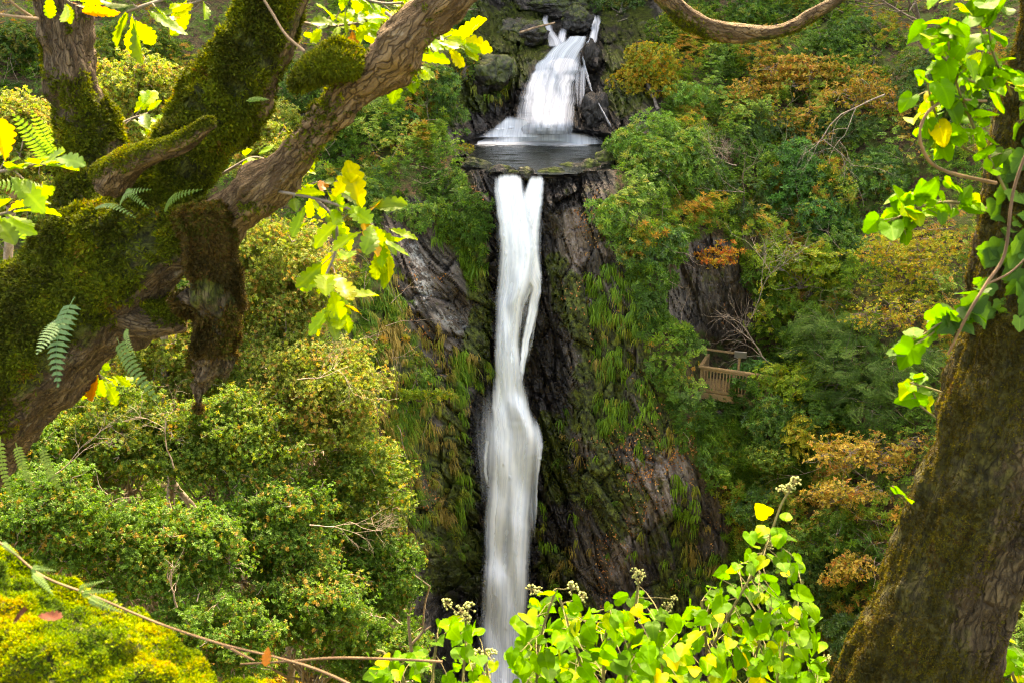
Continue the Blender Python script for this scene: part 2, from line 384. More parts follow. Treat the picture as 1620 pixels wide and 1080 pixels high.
rk = m.mix(m.math('MULTIPLY', mf, 0.9), rk, m.mix(m.math('MULTIPLY', wt, .62), mossc, m.mix(1.0, mossc, (.3, .32, .3), 'MULTIPLY')))
ro = m.math('SUBTRACT', 0.88, m.math('MULTIPLY', wt, 0.55))
bh = m.math('ADD', m.math('MULTIPLY', n1, 1.0), m.math('ADD', m.math('MULTIPLY', n3, 0.5), m.math('MULTIPLY', n4, 0.4)))
bp = m.n('Bump', i_Height=bh, i_Strength=0.9, i_Distance=0.09)
p = m.n('BsdfPrincipled', i_Base_Color=rk, i_Roughness=ro, i_Normal=bp)
p.inputs['Specular IOR Level'].default_value = 0.4
m.set(m.out.inputs[0], p); MT_ROCK = m.m
o = mesh('gorge_hillside', Vx, Fs, MT_ROCK, attrs=A, smooth=False)
tag(o, 'dark slate cliff walls and wooded slopes of the gorge', 'hillside', kind='structure')

# ================================================================= WATER
m = N('pool_water'); pos = m.n('NewGeometry').outputs['Position']
nn = m.noise(m.mapping(pos, (0.28, 1.0, 1)), 3.4, 4, 0.55); n5 = m.noise(m.mapping(pos, (.5, 2, 1)), 7.0, 3)
bp = m.n('Bump', i_Height=m.math('ADD', nn, m.math('MULTIPLY', n5, 0.4)), i_Strength=0.35, i_Distance=0.12)
foam = m.attr('foam').outputs['Fac']; fn = m.noise(m.mapping(pos, (0.8, 1.6, 1)), 3.0, 5, 0.6)
ff = m.ramp(m.math('ADD', foam, m.math('MULTIPLY', m.math('SUBTRACT', fn, 0.5), 0.9)), 0.38, 0.85)
c = m.mix(ff, (0.016, 0.020, 0.019), (0.80, 0.82, 0.84))
p = m.n('BsdfPrincipled', i_Base_Color=c, i_Roughness=m.math('ADD', 0.12, m.math('MULTIPLY', ff, 0.6)), i_Normal=bp); p.inputs['Specular IOR Level'].default_value = .18
m.set(m.out.inputs[0], p)
gx = np.linspace(-5.0, 5.8, 110); gy = np.linspace(33.0, 44.2, 110); X, Yg = np.meshgrid(gx, gy, indexing='ij')
X = X+0.6
# only keep water inside the basin outline (plus a margin buried in the banks)
d_ = np.stack([X/Yg, np.ones_like(X), ZP/Yg], -1); c_, s_ = math.cos(PITCH), math.sin(PITCH)
fw = c_*d_[..., 1] - s_*d_[..., 2]; upv = s_*d_[..., 1] + c_*d_[..., 2]
qx = 810+FPX*d_[..., 0]/fw; qy = 540-FPX*upv/fw
e_ = np.abs((qx-856)/116)**2.4 + np.abs((qy-243)/31)**2.4
F = grid_faces(110, 110); over = (_samp(epool, qx, qy) > .99) & (ty(qx, qy) > Yg+.01)
keep = (e_.ravel()[F] < 1.42).all(1) & ~over.ravel()[F].all(1)
foamv = sstep(38.2, 40.9, Yg)*sstep(-2.2, -1.3, X)*sstep(4.3, 2.6, X)
Z = np.full_like(X, ZP) + 0.02*fbm(np.stack([X*1.2, Yg*3, 0*X], -1), 3, 95)
o = mesh('pool_water', np.stack([X, Yg, Z], -1), F[keep], m.m, attrs=dict(foam=foamv.ravel()))
tag(o, 'dark rippled plunge pool between the upper and lower falls', 'pool', kind='structure')

# silky falling water: sheets with their own streaks, thickness and torn edges
def fall_mat(name, c0, c1, k, lo=.05):
    m = N(name); uv = m.attr('fuv').outputs['Vector']; sp = m.n('SeparateXYZ', i_0=uv)
    al = m.attr('fa').outputs['Fac']
    s1 = m.noise(m.mapping(uv, (1, 0.028, 1)), 7.0, 4, 0.5); s2 = m.noise(m.mapping(uv, (1, 0.012, 1)), 30.0, 3, 0.5); s3 = m.noise(m.mapping(uv, (1, 0.22, 1)), 1.6, 2)
    st_ = m.math('ADD', m.math('MULTIPLY', s1, 0.55), m.math('ADD', m.math('MULTIPLY', s2, 0.3), m.math('MULTIPLY', s3, 0.3)))
    f = m.math('ADD', al, m.math('MULTIPLY', m.math('SUBTRACT', st_, 0.56), k))
    f = m.ramp(f, lo, 1.0)
    col = m.mix(m.ramp(m.math('ADD', m.math('MULTIPLY', s1, .5), m.math('MULTIPLY', s2, .5)), 0.38, 0.58), c0, c1)
    bp = m.n('Bump', i_Height=s1, i_Strength=0.18, i_Distance=0.12)
    p = m.n('BsdfPrincipled', i_Base_Color=col, i_Roughness=0.5, i_Normal=bp); p.inputs['Specular IOR Level'].default_value = 0.2
    t = m.n('BsdfTranslucent', i_Color=(0.85, 0.9, 0.95)); x = m.n('MixShader', i_0=0.05, i_1=p, i_2=t)
    tr = m.n('BsdfTransparent'); xx = m.n('MixShader', i_0=f, i_1=tr, i_2=x)
    m.set(m.out.inputs[0], xx); return m.m
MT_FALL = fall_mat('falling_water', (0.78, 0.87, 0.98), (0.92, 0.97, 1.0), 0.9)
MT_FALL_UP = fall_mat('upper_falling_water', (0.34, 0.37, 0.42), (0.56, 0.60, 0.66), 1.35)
MT_SPRAY = fall_mat('water_spray', (0.66, 0.72, 0.82), (0.80, 0.85, 0.92), 0.7, 0.0)

def interp_rows(rows, n):
    rows = np.array(rows, float); t = np.linspace(rows[0, 0], rows[-1, 0], n)
    out = [t]
    for c in range(1, rows.shape[1]):
        # smooth (Catmull-like) interpolation by resampling then blurring
        v = np.interp(t, rows[:, 0], rows[:, c]); k = max(3, n//40)|1
        ker = np.hanning(k+2)[1:-1]; ker /= ker.sum(); pad = np.pad(v, k//2, mode='edge')
        out.append(np.convolve(pad, ker, 'valid'))
    return out
def fall_sheet(name, rows, root, off=0.22, nu=41, nv=200, seed=0, bulge=0.25, soft=(0.16, 0.16), dens=0.78, yfix=None, fade=(0.02, 0.0), densrow=None, win=22, edge=0.7):
    """rows: py, left px, right px.  The sheet hangs just proud of the rock behind it."""
    py, l, r = interp_rows(rows, nv); w0 = r-l; l = l-.30*soft[0]*w0; r = r+.30*soft[1]*w0
    u = np.linspace(0, 1, nu); U, Vv = np.meshgrid(u, np.arange(nv), indexing='ij')
    wob = 0.8*fbm(np.stack([U*2, py[Vv]/30, 0*U+seed], -1), 2, 100+seed)
    eg = edge*fbm(np.stack([py/7, 0*py+seed, 0*py], -1), 3, 130+seed); eh = edge*fbm(np.stack([py/7, 0*py+seed+9, 0*py], -1), 3, 131+seed)
    pxs = (l+eg)[Vv]+(r+eh-l-eg)[Vv]*U + wob; pys = py[Vv]
    Yt = ty(pxs, pys)
    # free fall: smooth the depth down the column and keep the sheet in front of everything nearby
    Ys = Yt.copy(); h = max(3, int(win/(py[1]-py[0])))
    pd = np.pad(Ys, ((3, 3), (h, h)), mode='edge')
    Ys = np.min([pd[a:a+nu, b:b+nv] for a in range(0, 7, 3) for b in range(0, 2*h+1, max(1, h//4))], axis=0)
    for _ in range(2):
        k = 2*h+1; ker = np.hanning(k+2)[1:-1]; ker /= ker.sum()
        Ys = np.array([np.convolve(np.pad(row, k//2, mode='edge'), ker, 'valid') for row in Ys])
    for _ in range(6):
        Ys[1:-1] = (Ys[:-2]+2*Ys[1:-1]+Ys[2:])/4
    Ys = np.minimum(Ys, Yt-.02) - off*.5 - bulge*np.sin(np.pi*U)**0.8
    if yfix is not None: Ys = yfix(pxs, pys, Ys)
    ll = (r-l)[Vv]*0.022
    Ys -= 0.03*fbm(np.stack([U*5, py[Vv]/90, 0*U+seed], -1), 3, 110+seed)
    P = ray(pxs, pys)*Ys[..., None]
    tv = (py[Vv]-py[0])/(py[-1]-py[0])
    fa = sstep(0, soft[0], U)*sstep(0, soft[1], 1-U)*sstep(-0.001, fade[0], tv+1e-4)*(sstep(0, fade[1], 1-tv) if fade[1] else 1)
    d = dens if densrow is None else np.interp(pys, densrow[0], densrow[1])
    fa = fa*(1.0) * d - (1-fa)*(0.05 if name == 'spray' else 0.22)
    um = (U-0.5)*(r-l)[Vv]*0.022; vm = np.cumsum(np.full(nv, 0.022*(py[-1]-py[0])/nv))[Vv]
    o = child(name, P.reshape(-1, 3), grid_faces(nu, nv), MT_SPRAY if name == 'spray' else (MT_FALL_UP if root['category'] == 'cascade' else MT_FALL), root, attrs=dict(fa=fa.ravel(), fuv=np.stack([um+seed*3.7, vm, 0*um], -1).reshape(-1, 3)))
    return o
lf = empty('lower_waterfall', W(815, 280, 34.0), 'tall silky white waterfall dropping in one narrow plume down the dark cliff below the pool', 'waterfall', kind='structure')
A_rows = [(270,792,820),(278,784,827),(300,780,832),(340,782,842),(400,786,852),(450,785,842),(480,784,829),(540,783,822),(600,782,827),(640,777,838),(680,769,858),(705,769,858),(760,772,849),(830,768,845),(900,764,842),(960,763,838),(1080,765,832),(1180,766,830)]
fall_sheet('water_sheet', [(p, l-3-(.05*(r-l) if p > 620 else 0), r+2) for p, l, r in A_rows], lf, off=0.25, bulge=0.35, seed=1, nv=420, dens=1.0, fade=(0.018, 0), soft=(0.42, 0.34))
fall_sheet('water_sheet', [(p, l+3+0.04*(r-l), r-3-0.12*(r-l)) for p, l, r in A_rows[1:]], lf, off=0.42, bulge=0.4, seed=2, nv=420, dens=0.62, soft=(.35, .35))
fall_sheet('water_strand', [(271,842,860),(282,836,862),(300,828,862),(320,818,861),(345,808,860),(370,802,859),(400,802,859),(430,810,860),(455,838,858),(500,832,850),(540,824,840),(580,820,832),(625,819,826)], lf, off=0.28, bulge=0.15, seed=3, nv=260, dens=0.86, soft=(.35, .3), fade=(0.05, 0.12))
fall_sheet('water_strand', [(430,822,858),(460,816,842),(490,814,828),(540,814,822)], lf, off=0.2, bulge=0.1, seed=4, nv=100, dens=0.45, fade=(0.15, 0.3))
fall_sheet('water_strand', [(440,826,860),(470,824,858),(500,822,852),(550,818,842),(600,818,832)], lf, off=0.14, bulge=0.05, seed=14, nv=120, dens=0.34, fade=(0.15, 0.3))
fall_sheet('spray', [(590,752,790),(640,744,800),(690,742,800),(760,752,800),(860,762,800)], lf, off=0.16, bulge=0.1, seed=5, nv=160, dens=0.42, soft=(0.7, 0.3), fade=(0.3, 0.5))
fall_sheet('spray', [(820,762,800),(860,756,810),(960,752,830),(1080,750,850),(1180,748,856)], lf, off=0.5, bulge=0.3, seed=6, nv=160, dens=0.45, soft=(0.6, 0.4), fade=(0.4, 0.0))
fall_sheet('water_strand', [(690,766,775),(740,764,772),(780,768,776)], lf, off=0.3, bulge=0.05, seed=7, nv=60, dens=0.6, fade=(0.1, 0.3), soft=(.4, .4))
fall_sheet('water_strand', [(640,826,850),(700,838,862),(760,838,853),(830,836,849),(900,834,846)], lf, off=0.5, bulge=0.1, seed=8, nv=160, dens=0.55, soft=(0.4, 0.25), fade=(0.2, 0.4))

uf = empty('upper_waterfall', W(870, 60, 44.0), 'short fan shaped white waterfall spreading over rock into the upper pool', 'cascade', kind='structure')
U_rows = [(56,903,932),(66,892,930),(76,872,926),(84,866,921),(94,856,922),(102,843,925),(115,837,924),(134,827,918),(155,820,915),(175,815,914),(195,811,914),(212,808,913)]
def basefix(px, py, Y): return np.minimum(Y, np.minimum(42.1, 42.1+0*Y) + np.clip((190-py)/100, 0, 2.5)*0.9)
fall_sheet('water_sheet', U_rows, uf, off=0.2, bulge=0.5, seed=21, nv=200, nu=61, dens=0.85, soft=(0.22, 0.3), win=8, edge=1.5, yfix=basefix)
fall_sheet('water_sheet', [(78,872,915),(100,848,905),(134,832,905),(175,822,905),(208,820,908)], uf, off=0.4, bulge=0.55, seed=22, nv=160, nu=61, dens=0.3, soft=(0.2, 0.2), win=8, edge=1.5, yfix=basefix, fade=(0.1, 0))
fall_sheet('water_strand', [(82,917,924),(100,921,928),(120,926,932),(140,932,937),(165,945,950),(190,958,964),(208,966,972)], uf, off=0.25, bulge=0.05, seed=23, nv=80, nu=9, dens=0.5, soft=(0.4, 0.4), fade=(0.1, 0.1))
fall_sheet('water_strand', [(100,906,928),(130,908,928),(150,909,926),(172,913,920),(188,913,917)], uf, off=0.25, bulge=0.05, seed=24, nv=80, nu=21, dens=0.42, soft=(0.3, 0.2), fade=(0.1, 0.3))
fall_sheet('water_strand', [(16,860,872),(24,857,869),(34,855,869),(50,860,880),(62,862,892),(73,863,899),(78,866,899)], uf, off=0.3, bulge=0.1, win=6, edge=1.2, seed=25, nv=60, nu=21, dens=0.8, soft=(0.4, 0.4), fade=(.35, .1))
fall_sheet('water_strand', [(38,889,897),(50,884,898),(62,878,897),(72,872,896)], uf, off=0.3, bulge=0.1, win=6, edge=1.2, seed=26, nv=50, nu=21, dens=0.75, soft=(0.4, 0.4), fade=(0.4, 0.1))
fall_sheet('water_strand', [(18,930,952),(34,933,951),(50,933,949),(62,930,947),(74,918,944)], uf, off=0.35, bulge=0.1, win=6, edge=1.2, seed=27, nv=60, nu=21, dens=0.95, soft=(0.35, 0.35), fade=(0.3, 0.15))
# mound of spray where the fan hits the pool edge
def mound(cx, rows, seed, dens):
    fall_sheet('spray', rows, uf, off=0.4, bulge=0.35, seed=seed, nv=80, nu=51, dens=dens, soft=(0.25, 0.3), yfix=lambda a, b, Y: np.minimum(Y, 41.4), fade=(0.35, 0.02))
mound(810, [(180,805,822),(190,795,835),(200,782,846),(210,768,856),(218,754,868)], 31, 0.72)
mound(870, [(208,812,912),(213,798,930),(218,780,948),(223,772,955),(229,770,958)], 32, 0.85)
# ================================================================= VEGETATION BUILDERS
MT_LEAF = leaf_mat('leaf', 0.42, 0.5, spec=0.25)
MT_RHODO = leaf_mat('glossy_leaf', 0.22, 0.36, spec=0.5)
MT_NEEDLE = leaf_mat('needle', 0.2, 0.6, spec=0.2)
MT_GRASS = leaf_mat('grass_blade', 0.35, 0.55, spec=0.2)
MT_DEAD = leaf_mat('dead_leaf', 0.15, 0.7, tint=(1.2, 1.0, 0.7), spec=0.15)
m = N('twig_bark'); pos = m.n('NewGeometry').outputs['Position']; oi = m.n('ObjectInfo').outputs['Color']
c = m.mix(m.ramp(m.noise(pos, 9.0, 4), 0.3, 0.7), (0.07, 0.055, 0.042), (0.19, 0.16, 0.13))
p = m.n('BsdfPrincipled', i_Base_Color=m.mix(1.0, c, oi, 'MULTIPLY'), i_Roughness=0.85); m.set(m.out.inputs[0], p); MT_TWIG = m.m

def quadleaf(L=1.0, Wd=0.4, fold=0.12, droop=0.08):
    return np.array([(0, 0, 0), (0.5*L, Wd/2*L, fold*L*0.6), (L, 0, -droop*L), (0.5*L, -Wd/2*L, fold*L*0.6)])
def rotz(a): c, s = math.cos(a), math.sin(a); return np.array([(c, -s, 0), (s, c, 0), (0, 0, 1)])
def roty(a): c, s = math.cos(a), math.sin(a); return np.array([(c, 0, s), (0, 1, 0), (-s, 0, c)])
def rotx(a): c, s = math.cos(a), math.sin(a); return np.array([(1, 0, 0), (0, c, -s), (0, s, c)])
_tr = np.random.default_rng(3)
def T_rhodo():
    out = []
    for k in range(7): out.append(quadleaf(1, 0.27, 0.1, 0.12) @ roty(-R(_tr.uniform(5, 35))).T @ rotz(k*2*math.pi/7+_tr.uniform(-.25, .25)).T)
    for k in range(3): out.append(quadleaf(0.75, 0.3, 0.1, 0) @ roty(-R(_tr.uniform(50, 75))).T @ rotz(k*2.1+_tr.uniform(0, 1)).T)
    return np.array(out)
def T_oak():
    out = []
    for k in range(8):
        out.append(quadleaf(_tr.uniform(.7, 1), 0.55, 0.14, 0.1) @ rotx(_tr.uniform(-.5, .5)).T @ roty(-R(_tr.uniform(-20, 45))).T @ rotz(k*2*math.pi/8+_tr.uniform(-.4, .4)).T + np.array([0, 0, _tr.uniform(-.3, .3)]))
    return np.array(out)
def T_spray():
    out = []
    for k in range(9):
        s = -1 if k % 2 else 1; x = -0.6+1.3*k/8
        out.append(quadleaf(0.55, 0.6, 0.06, 0.1) @ rotx(_tr.uniform(-.35, .35)).T @ rotz(s*R(_tr.uniform(35, 70))).T + np.array([x, 0, -0.12*x*x]))
    return np.array(out)
def T_fern():
    out = []
    for a in range(3):
        Rz = rotz(a*2.1+_tr.uniform(-.3, .3))
        for k in range(7):
            x = 0.15+0.85*k/6; l = 0.34*math.sin(math.pi*min(1, (1.12-x)*0.9))+0.05
            for s in (-1, 1):
                q = quadleaf(l, 0.3, 0.03, 0.03) @ rotz(s*R(68)).T + np.array([x, 0, 0.25*x-0.45*x*x])
                out.append(q @ Rz.T)
    return np.array(out)
def T_conifer():
    out = []
    for k in range(13):
        x = -0.8+1.6*k/12
        for s in (-1, 1): out.append(quadleaf(0.42*(1.1-0.5*k/12), 0.17, 0.0, 0.12) @ rotz(s*R(58)).T + np.array([x, 0, -0.14*x*x]))
    return np.array(out)
def T_grass(n=12, droop=1.0):
    out = []
    for k in range(n):
        a = _tr.uniform(0, 6.28); l = _tr.uniform(.6, 1.1); sp = _tr.uniform(.15, .5)
        d = np.array([math.cos(a), math.sin(a)]); wv = np.array([-d[1], d[0]])*0.034
        z = lambda t: l*(t*0.9-droop*0.9*t*t); r = lambda t: sp*l*(t+0.3*t*t)
        p0, p1, p2 = [np.array([d[0]*r(t), d[1]*r(t), z(t)]) for t in (0, .5, 1)]
        w3 = np.array([wv[0], wv[1], 0])
        out.append(np.array([p0-w3, p0+w3, p1+w3, p1-w3])); out.append(np.array([p1-w3, p1+w3, p2, p2-w3*.2]))
    return np.array(out)
TEMPL = {k: [f() for _ in range(4)] for k, f in dict(rhodo=T_rhodo, oak=T_oak, spray=T_spray, fern=T_fern, conifer=T_conifer, grass=T_grass).items()}
TEMPL['thin'] = [t[:5]*np.array([1, 1, 1]) for t in TEMPL['oak']]
TEMPL['one'] = [np.array([quadleaf(1, .6, .12, .1)])]

def scatter(kind, P, Nrm, size, col, jit=0.16, flat=0.0, rng=RNG):
    """leaf clusters: template copies at P, facing Nrm; returns V, F, C"""
    n = len(P); Nrm = norm(Nrm)
    a = rng.normal(size=(n, 3)); X = norm(np.cross(Nrm, a)); Y = np.cross(Nrm, X)
    B = np.stack([X, Y, Nrm], 1)                     # rows are the axes
    Vs, Cs, nq = [], [], 0
    which = rng.integers(0, len(TEMPL[kind]), n)
    for k, T in enumerate(TEMPL[kind]):
        i = np.nonzero(which == k)[0]
        if not len(i): continue
        q = len(T); t = T.reshape(-1, 3)
        v = np.einsum('kc,ncd->nkd', t, B[i])*size[i][:, None, None] + P[i][:, None]
        c = col[i][:, None, :]*(1+jit*rng.normal(size=(len(i), q, 1)))*(1+0.06*rng.normal(size=(len(i), q, 3)))
        c = np.repeat(c, 4, 1)
        Vs.append(v.reshape(-1, 3)); Cs.append(np.clip(c, 0.002, 0.9).reshape(-1, 3)); nq += len(i)*q
    return np.concatenate(Vs), np.arange(nq*4).reshape(-1, 4), np.concatenate(Cs)
def palette(pal, n, rng=RNG, u=None):
    cols = np.array([c for c, _ in pal], float); wts = np.array([w_ for _, w_ in pal], float); cw = np.cumsum(wts/wts.sum())
    u = rng.random(n) if u is None else u
    cols = cols*np.array([1.10, 1.12, .72])
    return cols[np.clip(np.searchsorted(cw, u), 0, len(cols)-1)]

def tubes(lines, sides=4):
    """lines: list of (pts (k,3), radii (k,)) -> V, F"""
    Vs, Fs, b = [], [], 0
    for P, r in lines:
        P = np.asarray(P, float); k = len(P); t = norm(np.gradient(P, axis=0))
        ref = np.array([0.31, 0.17, 0.93]) if abs(t[:, 2]).mean() < 0.8 else np.array([0.9, 0.3, 0.1])
        x = norm(np.cross(t, ref)); y = np.cross(t, x)
        a = np.arange(sides)*2*math.pi/sides
        v = P[:, None]+np.asarray(r)[:, None, None]*(np.cos(a)[None, :, None]*x[:, None]+np.sin(a)[None, :, None]*y[:, None])
        Vs.append(v.transpose(1, 0, 2).reshape(-1, 3)); Fs.append(grid_faces(sides, k, True)+b); b += sides*k
    return np.concatenate(Vs), np.concatenate(Fs)
def wiggle(a, b, n=7, amp=0.12, sag=0.0, rng=RNG):
    a = np.asarray(a, float); b = np.asarray(b, float); L = np.linalg.norm(b-a); t = np.linspace(0, 1, n)[:, None]
    off = rng.normal(size=(n, 3))*amp*L/3; off = np.cumsum(off, 0)*0.6; off -= t*off[-1]; off[0] = 0
    return a+(b-a)*t + off*np.sin(np.pi*t) + np.array([0, 0, sag*L])*np.sin(np.pi*t)
def grow(p, d, L, r, depth, lines, rng, spread=0.6, up=0.1, kids=(2, 4), tips=None):
    n = 5; pts = [np.array(p, float)]; d = norm(np.asarray(d, float))
    for i in range(n):
        d = norm(d+rng.normal(size=3)*0.16+np.array([0, 0, up*0.3])); pts.append(pts[-1]+d*L/n)
    pts = np.array(pts); lines.append((pts, np.linspace(r, r*0.45, len(pts))))
    if depth <= 0:
        if tips is not None: tips.append((pts[-1], d))
        return
    for k in range(rng.integers(*kids)+1):
        i = rng.integers(2, n+1); a = norm(d+rng.normal(size=3)*spread)
        grow(pts[i], a, L*rng.uniform(.5, .75), r*0.5, depth-1, lines, rng, spread, up, kids, tips)

G = lambda r, g, b: (r, g, b)
PAL = {
 'rhodo':  [(G(.075,.17,.04), 5), (G(.11,.22,.045), 3), (G(.04,.10,.03), 3), (G(.2,.23,.05), .6)],
 'rhodo_bright': [(G(.11,.23,.045), 5), (G(.16,.28,.05), 3), (G(.06,.14,.03), 2), (G(.24,.26,.06), .8)],
 'rhodo_cool': [(G(.05,.16,.038), 5), (G(.08,.21,.05), 3), (G(.033,.09,.025), 3)],
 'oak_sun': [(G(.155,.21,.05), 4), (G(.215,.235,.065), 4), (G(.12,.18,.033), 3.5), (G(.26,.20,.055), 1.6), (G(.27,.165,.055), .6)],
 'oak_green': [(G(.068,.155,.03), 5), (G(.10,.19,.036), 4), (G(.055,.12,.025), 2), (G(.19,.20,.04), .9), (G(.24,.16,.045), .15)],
 'oak_mix': [(G(.10,.175,.036), 4), (G(.15,.21,.045), 3), (G(.25,.24,.04), 1.6), (G(.27,.17,.045), .5), (G(.075,.14,.025), 2)],
 'orange': [(G(.42,.26,.085), 5), (G(.34,.25,.06), 3), (G(.42,.18,.06), 1.6), (G(.22,.21,.045), 2.4)],
 'red_orange': [(G(.52,.24,.06), 4), (G(.50,.13,.05), 2), (G(.46,.32,.07), 3)],
 'ochre': [(G(.34,.26,.04), 4), (G(.24,.25,.04), 3), (G(.38,.20,.035), 1.6), (G(.13,.19,.035), 2)],
 'tan': [(G(.48,.33,.11), 4), (G(.40,.30,.08), 3), (G(.46,.20,.07), 1.5), (G(.2,.21,.045), 1.5)],
 'hazel': [(G(.15,.24,.03), 5), (G(.22,.28,.035), 3), (G(.10,.17,.025), 2), (G(.32,.28,.04), .8)],
 'yellow': [(G(.34,.31,.045), 4), (G(.22,.26,.035), 3), (G(.40,.25,.05), 1)],
 'conifer': [(G(.035,.08,.02), 5), (G(.055,.115,.024), 3), (G(.075,.135,.04), 1)],
 'fern': [(G(.11,.24,.04), 4), (G(.16,.28,.045), 2)],
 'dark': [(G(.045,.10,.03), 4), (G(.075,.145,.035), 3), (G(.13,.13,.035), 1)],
}
MATK = dict(rhodo=MT_RHODO, oak=MT_LEAF, spray=MT_LEAF, fern=MT_LEAF, conifer=MT_NEEDLE, thin=MT_LEAF)

def crown_points(C, rad, nl, rng, flat=0.75, lump=0.42):
    """lumps inside an ellipsoid, returned as centres and radii"""
    d = norm(rng.normal(size=(nl, 3))); rr = rng.random(nl)**0.45*0.72
    cen = C + d*rr[:, None]*rad
    lr = (lump*rng.uniform(.65, 1.25, nl))[:, None]*rad*np.array([1, 1, flat])
    return cen, lr
def crown_leaves(kind, pal, C, rad, size, cover, rng, nl=14, flat=0.75, lump=0.42, gap=0.35, up=0.5, layered=False, rough=(.72, 1.12)):
    cen, lr = crown_points(C, rad, nl, rng, flat, lump)
    Ps, Ns, Us = [], [], []
    view = norm(-np.asarray(C, float))
    for c, r in zip(cen, lr):
        area = 4*math.pi*((r[0]*r[1]*r[2])**(2/3)); n = int(cover*area/(size*size*1.3))
        d = norm(rng.normal(size=(n, 3)))
        keep = (d@view > -0.25) | (rng.random(n) < 0.35)
        keep &= (d[:, 2] > -0.55) | (rng.random(n) < 0.4); d = d[keep]
        q = c + d*r*(rng.uniform(*rough, (len(d), 1)))
        g = vnoise(q/(size*4.5), 7); ok = g > gap*rng.uniform(.75, 1.25, len(d)); q, d = q[ok], d[ok]
        if layered: q[:, 2] = c[2] + np.round((q[:, 2]-c[2])/(size*2.6))*size*2.6 + rng.normal(size=len(q))*size*.3
        Ps.append(q); Ns.append(norm(d + np.array([0, 0, up]) + rng.normal(size=d.shape)*0.45))
        Us.append(np.clip(rng.normal(rng.random(), .28, len(q)), 0, .999))
    P = np.concatenate(Ps); Nn = np.concatenate(Ns); U = np.concatenate(Us)
    # the palette is ordered at random per lump: neighbouring clusters share a hue
    col = palette(pal, len(P), u=np.where(rng.random(len(P)) < .55, U, rng.random(len(P))))
    sz = size*rng.uniform(.7, 1.25, len(P))
    V, F, Cc = scatter(kind, P, Nn, sz, col, rng=rng)
    return V, F, Cc, cen, P
def plant(name, label, cat, px, py, rx, ry, kind='oak', pal='oak_green', size=0.11, off=0.5, cover=1.1, group=None, Y=None,
          base=None, twigs=14, nl=None, gap=0.35, up=0.5, flat=0.75, lump=0.42, trunk_r=0.06, twigcol=(1, 1, 1), layered=False, seed=None, depth=0.9, stems=1, over=1.0, rough=(.72, 1.12), midf=.55):
    seed = int(px*7+py*13+rx) if seed is None else seed
    rng = np.random.default_rng(seed)
    Yc = float(ty(px, py))-off if Y is None else Y
    C = W(px, py, Yc); s = float(mpp(px, py, Yc))
    rad = np.array([rx*s, min(rx, ry)*s*depth, ry*s])*1.12
    bp_ = (px+rng.uniform(-.2, .2)*rx, py+ry*0.8) if base is None else base
    B = terr(*bp_); root = empty(name, B, label, cat, group)
    nl = nl or int(8+rx*ry/260)
    V, F, Cc, cen, P = crown_leaves(kind, PAL[pal] if isinstance(pal, str) else pal, C, rad, size, cover*over, rng, nl, flat, lump, gap, up, layered, rough)
    child('crown' if cat == 'tree' else 'foliage', V, F, MATK[kind], root, attrs=dict(col=Cc), smooth=False)
    lines = []; mid = B + (C-B)*midf
    for _ in range(stems):
        tr = wiggle(B+rng.normal(size=3)*0.05*stems, mid+rng.normal(size=3)*rad*0.25, 8, .15, rng=rng)
        lines.append((tr, np.linspace(trunk_r, trunk_r*.6, 8)))
    for c in cen[:26]: lines.append((wiggle(mid, c, 7, .22, rng=rng), np.linspace(trunk_r*.34, trunk_r*.1, 7)))
    for i in rng.integers(0, len(P), twigs*4):
        c = cen[np.argmin(((cen-P[i])**2).sum(1))]
        lines.append((wiggle(c, P[i]+(P[i]-c)*.12, 6, .3, rng=rng), np.linspace(trunk_r*.1, trunk_r*.035, 6)))
    Vt, Ft = tubes(lines, 4)
    o = child('trunk' if cat == 'tree' else 'stem', Vt, Ft, MT_TWIG, root); o.color = (*twigcol, 1)
    return root
def bare_tree(label, px, py, Y, dirn, L, r, depth, seed, col=(1.9, 1.8, 1.7), group='bare twiggy saplings', cat='tree', leaves=None, name='bare_sapling', **kw):
    rng = np.random.default_rng(seed); p = W(px, py, Y); root = empty(name, p, label, cat, group)
    lines = []; tips = []; grow(p, dirn, L, r, depth, lines, rng, tips=tips, **kw)
    V, F = tubes(lines, 4); o = child('trunk', V, F, MT_TWIG, root); o.color = (*col, 1)
    if leaves:
        T = np.array([t[0] for t in tips]); T = np.repeat(T, leaves[2], 0)+rng.normal(size=(len(T)*leaves[2], 3))*0.12
        V, F, C = scatter(leaves[0], T, rng.normal(size=T.shape)+np.array([0, -.4, 1]), np.full(len(T), leaves[3]), palette(PAL[leaves[1]], len(T), rng), rng=rng)
        child('foliage', V, F, MT_LEAF, root, attrs=dict(col=C), smooth=False)
    return root
# ================================================================= GROUND COVER (nobody could count it)
def mask_at(M, px, py): return _samp(M, px, py)
def ground_pts(n, rng, x=(-300, 1950), y=(-90, 1150)):
    return rng.uniform(*x, n), rng.uniform(*y, n)
rng = np.random.default_rng(5)
SOIL = soilm; WETM = wet
n_ = 190000
px, py = ground_pts(n_, rng)
px = np.where(rng.random(len(px)) < .45, rng.uniform(520, 1350, len(px)), px)
ex_ = rng.random(n_) < .10; py = np.where(ex_, rng.uniform(-900, -80, n_), py)      # unseen cover on the hill above, added to darken the pool's reflection
k = (mask_at(SOIL, px, py) > 0.56+.2*(rng.random(n_)-.5)) & (mask_at(epool, px, py) > 1.15)
k &= ~((abs(px-1150) < 58) & (abs(py-530) < 62)) & ~((abs(px-1140) < 60) & (abs(py-600) < 40))
thin = cpoly(px, py, [(540, 410, 50), (610, 560, 75), (660, 720, 70), (690, 860, 50)], 30)
dens = vnoise(np.stack([px/26, py/22, 0*px], -1), 201)*.6+vnoise(np.stack([px/9, py/9, 0*px], -1), 202)*.4
k &= dens > 0.30+0.36*thin
